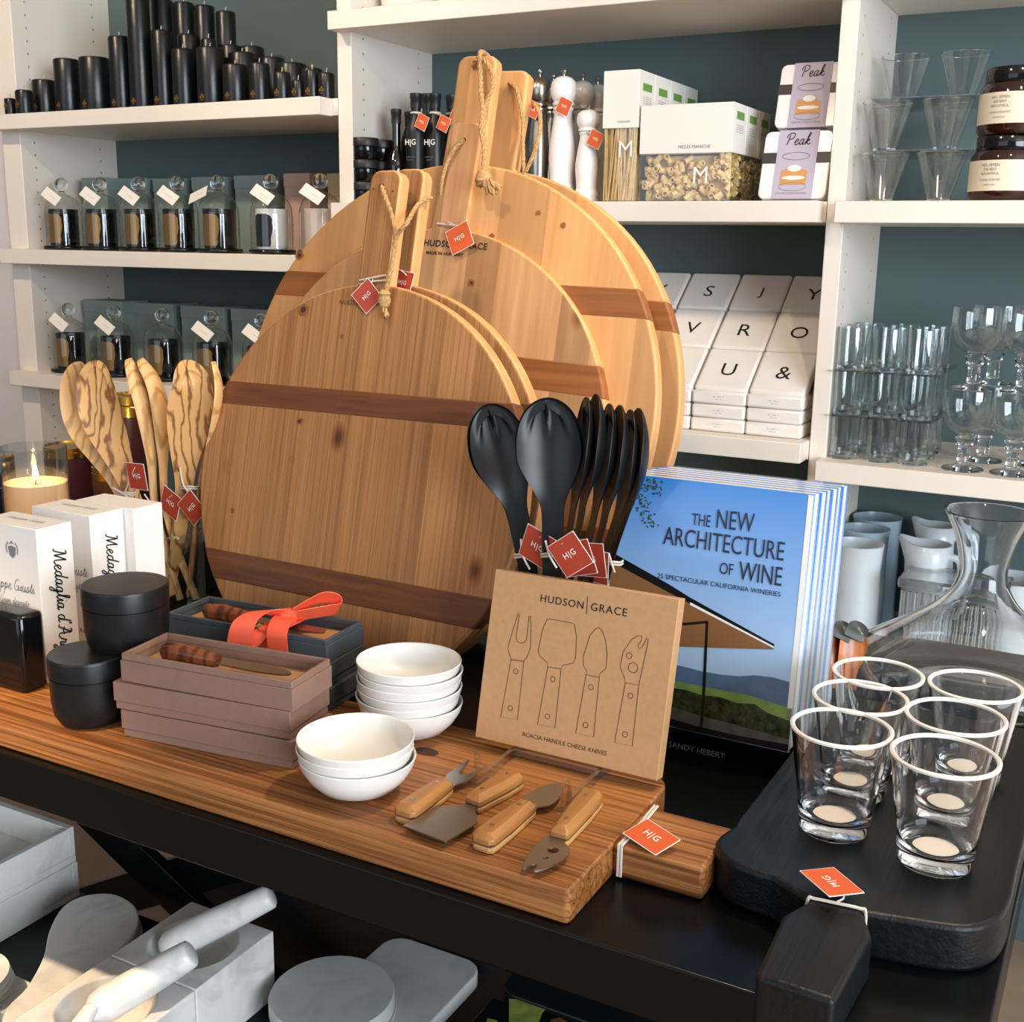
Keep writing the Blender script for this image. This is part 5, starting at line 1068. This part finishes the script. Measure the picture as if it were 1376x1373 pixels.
# rimmed tumblers
gp = at(1118,1113,z=BT); hgl = top_z(gp,979)-BT; print('tumbler', hgl)
discm = pbr('base sticker with glow tone', '#f6eadd', .5)  # sticker disc; its pale tone also paints in light focused through the glass base
def tumbler(P, label, first=[None]):
    if first[0]: return dup(first[0], P, label=label)
    t = thing('tumbler', P, label, 'glass', 'clear tumblers with white rims'); M = Matrix.Translation(P); H_ = hgl; r0, r1 = .0315, .0445
    g = G(); n = 12; out = [(0,0),(r0-.002,0),(r0,.002)]+[(r0+(r1-r0)*(i/n)**1.05, .004+(H_-.004)*i/n) for i in range(1,n+1)]; inn = [(r0+(r1-r0)*(i/n)**1.05-.0026, .004+(H_-.004)*i/n) for i in range(n,1,-1)]+[(r0-.005,.015),(r0*.6,.0125),(0,.0125)]
    g.lathe(out+inn, 64, M); g.build('glass_body', tum_g, t, ang=60)
    G().lathe([(r1-.0031,H_-.0008),(r1+.0008,H_-.0008),(r1+.0010,H_+.0012),(r1-.001,H_+.0024),(r1-.0031,H_+.0012)], 64, M, closed=True).build('white_rim', rimw, t)
    G().lathe([(0,.0129),(r0*.62,.0129),(r0*.62,.0133),(0,.0133)], 28, M).build('base_glow_disc', discm, t)
    first[0] = t; return t
for (px,py), nm in zip(((1131,979),(1270,1017),(1156,938),(1284,964),(1180,906),(1311,923)), ('nearest the tag, front left of six','frontmost right, nearest the viewer','middle of the left file','middle of the right file','rear of the left file','rear of the right file, at the decanter')):
    q = at(px,py,z=BT+hgl); tumbler(Vector((q.x,q.y,BT+.0006)), f'clear tumbler with white rim, {nm}')
# decanter
DP = Vector((*at(1306,905,z=T(.03))[:2],T(0)+.0004)); dh = top_z(DP,687)-DP.z; mp = mpx(DP); R = 158*mp; print('decanter', DP, dh, R)
t = thing('decanter', DP, 'wide-based clear glass decanter with flared neck behind the tumblers', 'decanter'); 
pr = [(.50,0),(.62,.006),(.86,.05),(.97,.11),(1,.16),(.95,.22),(.80,.29),(.55,.39),(.34,.49),(.235,.58),(.195,.66),(.20,.74),(.245,.86),(.325,.97),(.355,1.0)]
o_ = [(R*a,dh*b) for a,b in pr]; sm = crom2(o_, 4); inn = [(max(a-.0032,.001),b) for a,b in reversed(sm) if b > .006]; inn[0] = (inn[0][0], dh)
G().lathe([(0,.004)]+[(R*.35,.003)]+sm+inn+[(R*.45,.011),(0,.012)], 72, Matrix.Translation(DP)).build('glass_body', tum_g, t, ang=70)
# small wooden servers with dark tips beside the decanter
for i, (tx, bxp) in enumerate(((1133,1118),(1152,1132))):
    p = [at(bxp,925,y=1.44),at(bxp+4,900,y=1.445),at(tx-6,872,y=1.45),at(tx,846,y=1.46)]; t = thing('dark_tipped_server', p[0], f'orange wood server with dark tip behind the books, {("nearer the books","nearer the decanter")[i]}', 'server', 'orange wood servers beside the decanter')
    g = G(); server(g, p, (.008,.012,.018,.3,.75,.004), .006, (.9,.43,0), 0); g.build('wooden_blade', serverw, t)
    p = [at(tx-5,858,y=1.446),at(tx,847,y=1.452),at(tx+8,838,y=1.462)]; g = G(); server(g, p, (.013,.013,.0135,.3,.6,.003), .008, (.9,.43,0), 0); g.build('dark_tip', pbr_grey, t)
# ------------------------------------------------------------------ marble ware on the lower shelf
LS = T(-.53)+.0004
# trays
ct = at(99,1109,z=T(-.40)); ch = .064
for k in range(2):
    z0 = LS+k*(ch+.0004); w, d = .24, .25; x1 = ct.x+(0 if k else .003); y1 = ct.y
    t = thing('marble_tray', (x1-w/2,y1-d/2,z0), ('lower of two stacked white marble trays','upper, open white marble tray stacked on another')[k], 'tray', 'stacked white marble trays'); g = G(); q = .012
    g.box(x1-w,x1,y1-d,y1,z0,z0+.012)
    for a in ((x1-w,x1,y1-d,y1-d+q),(x1-w,x1,y1-q,y1),(x1-w,x1-w+q,y1-d+q,y1-q),(x1-q,x1,y1-d+q,y1-q)): g.box(*a, z0+.012, z0+ch)
    g.build('tray_body', marb, t, bevel=.0012)
# marble paddles (bats)
ZP = T(-.455)
bo = [at(x,y,z=ZP) for x,y in ((150,1200),(178,1213),(187,1232),(182,1252),(160,1276),(120,1312),(86,1345),(62,1372),(40,1398),(16,1400),(2,1378),(10,1352),(36,1325),(58,1285),(66,1250),(84,1218),(112,1203))]
bo2 = crom2([(p.x,p.y) for p in bo], 4, True); cxm = sum(p[0] for p in bo2)/len(bo2); cym = sum(p[1] for p in bo2)/len(bo2)
for k, z1 in enumerate((ZP-.0355, ZP-.0178, ZP)):
    t = thing('marble_paddle', (cxm,cym,z1-.017), f'white marble paddle with narrow handle, {("bottom","middle","top")[k]} of the stack beside the trays', 'paddle', 'stacked white marble paddles'); g = G(); g.prism([(x+(.006 if k==1 else -.003 if k==0 else 0),y) for x,y in bo2], z1-.0174, z1); g.build('paddle_body', marb, t, bevel=.003, bseg=3)
tag(recenter(bx('marble_slab', cxm-.06,cxm+.06,cym-.08,cym+.08,LS,ZP-.0535, marb2, None, .002)), 'grey marble slab under the stacked paddles', 'slab')
# mortars and pestles
ZMo = T(-.42); A, B, C = at(148.5,1283,z=ZMo), at(256,1212,z=ZMo), at(368,1254,z=ZMo); s = ((B-A).length+(C-B).length)/2; print('mortar', A, B, C, s)
def mortar(x0, y0, s, label):
    t = thing('mortar', (x0+s/2,y0+s/2,LS), label, 'mortar', 'square marble mortars'); n = 40; cx, cy, r = x0+s/2, y0+s/2, s*.40; g = G(); sq = []
    for i in range(n):
        a = 2*math.pi*i/n; c_, s_ = math.cos(a), math.sin(a); k = (s/2)/max(abs(c_),abs(s_)); sq.append((cx+k*c_,cy+k*s_))
    h = ZMo-LS; rings = [[(x,y,LS) for x,y in sq],[(x,y,ZMo) for x,y in sq]]+[[(cx+r*a*math.cos(2*math.pi*i/n),cy+r*a*math.sin(2*math.pi*i/n),ZMo-b) for i in range(n)] for a,b in ((1,0),(.985,.004),(.93,h*.3),(.75,h*.55),(.45,h*.68),(.1,h*.72))]
    vs = [v for q in rings for v in q]; fs = [(j*n+i,j*n+(i+1)%n,(j+1)*n+(i+1)%n,(j+1)*n+i) for j in range(len(rings)-1) for i in range(n)]+[tuple(range(n-1,-1,-1)), tuple(range((len(rings)-1)*n,len(rings)*n))]
    g.add(vs, fs); g.build('mortar_body', marb, t, bevel=.002); return t
mortar(A.x, A.y, s, 'square white marble mortar at the back, pestle leaning up in its hollow'); mortar(A.x, A.y-s-.002, s, 'square white marble mortar in front, its pestle reaching over the rear one')
def pestle(a, b, r, label):
    t = thing('pestle', a, label, 'pestle', 'white marble pestles'); a, b = Vector(a), Vector(b); d = (b-a); P = [a+d*q for q in (0,.02,.08,.2,.5,.8,.94,.985,1)]
    G().tube(P, [r*q for q in (.25,.62,.95,1.06,1.0,.90,.84,.80,.66)], 24).build('pestle_body', marb, t, ang=70)
tipB = at(366,1203,z=T(-.353)); lowB = at(216,1276,z=ZMo-.010); pestle(lowB, tipB, .0215, 'white marble pestle in the rear mortar')
tipF = at(258,1280,z=T(-.345)); lowF = at(120,1362,z=T(-.42)); lowF.x = max(lowF.x, A.x+.03); pestle(lowF, tipF, .0225, 'white marble pestle in the front mortar, tip over the mortar edge')
q0, q1 = at(95,1395,z=T(-.385)), at(124,1353,z=T(-.372)); pestle(q0, q1, .011, 'small pale pestle tip at the bottom edge of the picture')
# plates at the edge
pc = at(-14,1290,z=T(-.47)); 
for k in range(4):
    P = Vector((pc.x+.004*k-.01, pc.y-.03+.0-.006*k, LS+.012+k*.0125)); t = tag(G().lathe([(0,0),(.03,0),(.045,.004),(.062,.011),(.0635,.0135),(.060,.0125),(.044,.006),(0,.004)], 40).build('marble_dish', marb), f'pale dish at the picture edge, {("lowest","second lowest","second highest","topmost")[k]} of the pile', 'dish', 'pile of pale dishes'); t.location = P
P = at(40,1330,z=LS+.006); t = tag(G().prism(rrect(-.05,.05,-.03,.03,.02), 0, .011).build('marble_spoon_rest', marb, bevel=.003), 'pale marble rest lying under the pile of dishes', 'spoon rest'); t.location = (P.x-.04,P.y-.02,LS)
# round and rounded boards
ZD = T(-.475); c = at(446,1331,z=ZD); r = 84*mpx(c)
for k in range(2): t = tag(G().lathe([(0,0),(r*.97,0),(r,.003),(r,.022),(r*.98,.0255),(0,.0255)], 64).build('marble_round', marb2), ('grey marble round below another one','grey marble round on top of another, beside the mortars')[k], 'round board', 'grey marble rounds'); t.location = (c.x+.004*(1-k),c.y,LS+.0005+k*.0262)
ZQ = T(-.505); q = [at(x,y,z=ZQ) for x,y in ((520,1252),(628,1290),(640,1312),(560,1385),(470,1420),(420,1340),(455,1290))]
o = [(p.x,p.y) for p in q]; t = thing('rounded_board', (sum(a for a,b in o)/7,sum(b for a,b in o)/7,LS), 'grey stone board with rounded corners between the rounds and the cookbook', 'board')
cx_, cy_ = t.location.x, t.location.y; xs = [a for a,b in o]; x0, x1 = min(at(455,1280,z=ZQ).x, xs[0]), at(640,1310,z=ZQ).x; y1 = at(520,1250,z=ZQ).y
G().prism(rrect(x1-.17,x1,y1-.25,y1,.035,8), LS, LS+.0245).build('board_body', marb2, t, bevel=.003, bseg=3)
# cookbook with printed artichokes
ZC = LS+.024; p0 = at(663,1340,z=ZC); cbx = thing('cookbook', (p0.x+.12,p0.y-.12,LS), 'dark glossy cookbook with green artichoke cover at the bottom edge', 'book')
MC_ = Matrix.Translation((p0.x,p0.y-.25,0)); G().box(p0.x,p0.x+.30,p0.y-.25,p0.y,LS,ZC).build('book_body', blkgloss, cbx, bevel=.001)
art1 = pbr('printed artichoke', '#8f9a4a', .2, vary=.3, vscale=40); art2 = pbr('printed brown', '#6b4a2c', .2, vary=.4, vscale=60)
for nm, pts, m_ in (('printed_artichoke', ((684,1342),(720,1343),(738,1350),(728,1362),(722,1380),(684,1385)), art1), ('printed_artichoke', ((655,1368),(668,1371),(672,1385),(650,1388)), art1), ('printed_bread', ((740,1370),(752,1367),(762,1372),(762,1386),(738,1386)), art2)):
    g = G(); g.poly([(at(*p, z=ZC+.0005).x, at(*p, z=ZC+.0005).y) for p in pts], ZC+.0006); g.build(nm, m_, cbx, smooth=False)
t = tag(recenter(G().prism(rrect(p0.x+.0,p0.x+.34,p0.y+.012,p0.y+.11,.03), LS, LS+.03).build('slate_tray', blk, bevel=.003)), 'black rounded slate tray behind the cookbook in shade', 'tray')

tag(recenter(bx('storage_crate', -1.385,-.2,1.37,1.70,.0,.80, blk, None, .004)), 'black storage crate standing on the floor behind the marble ware', 'crate')
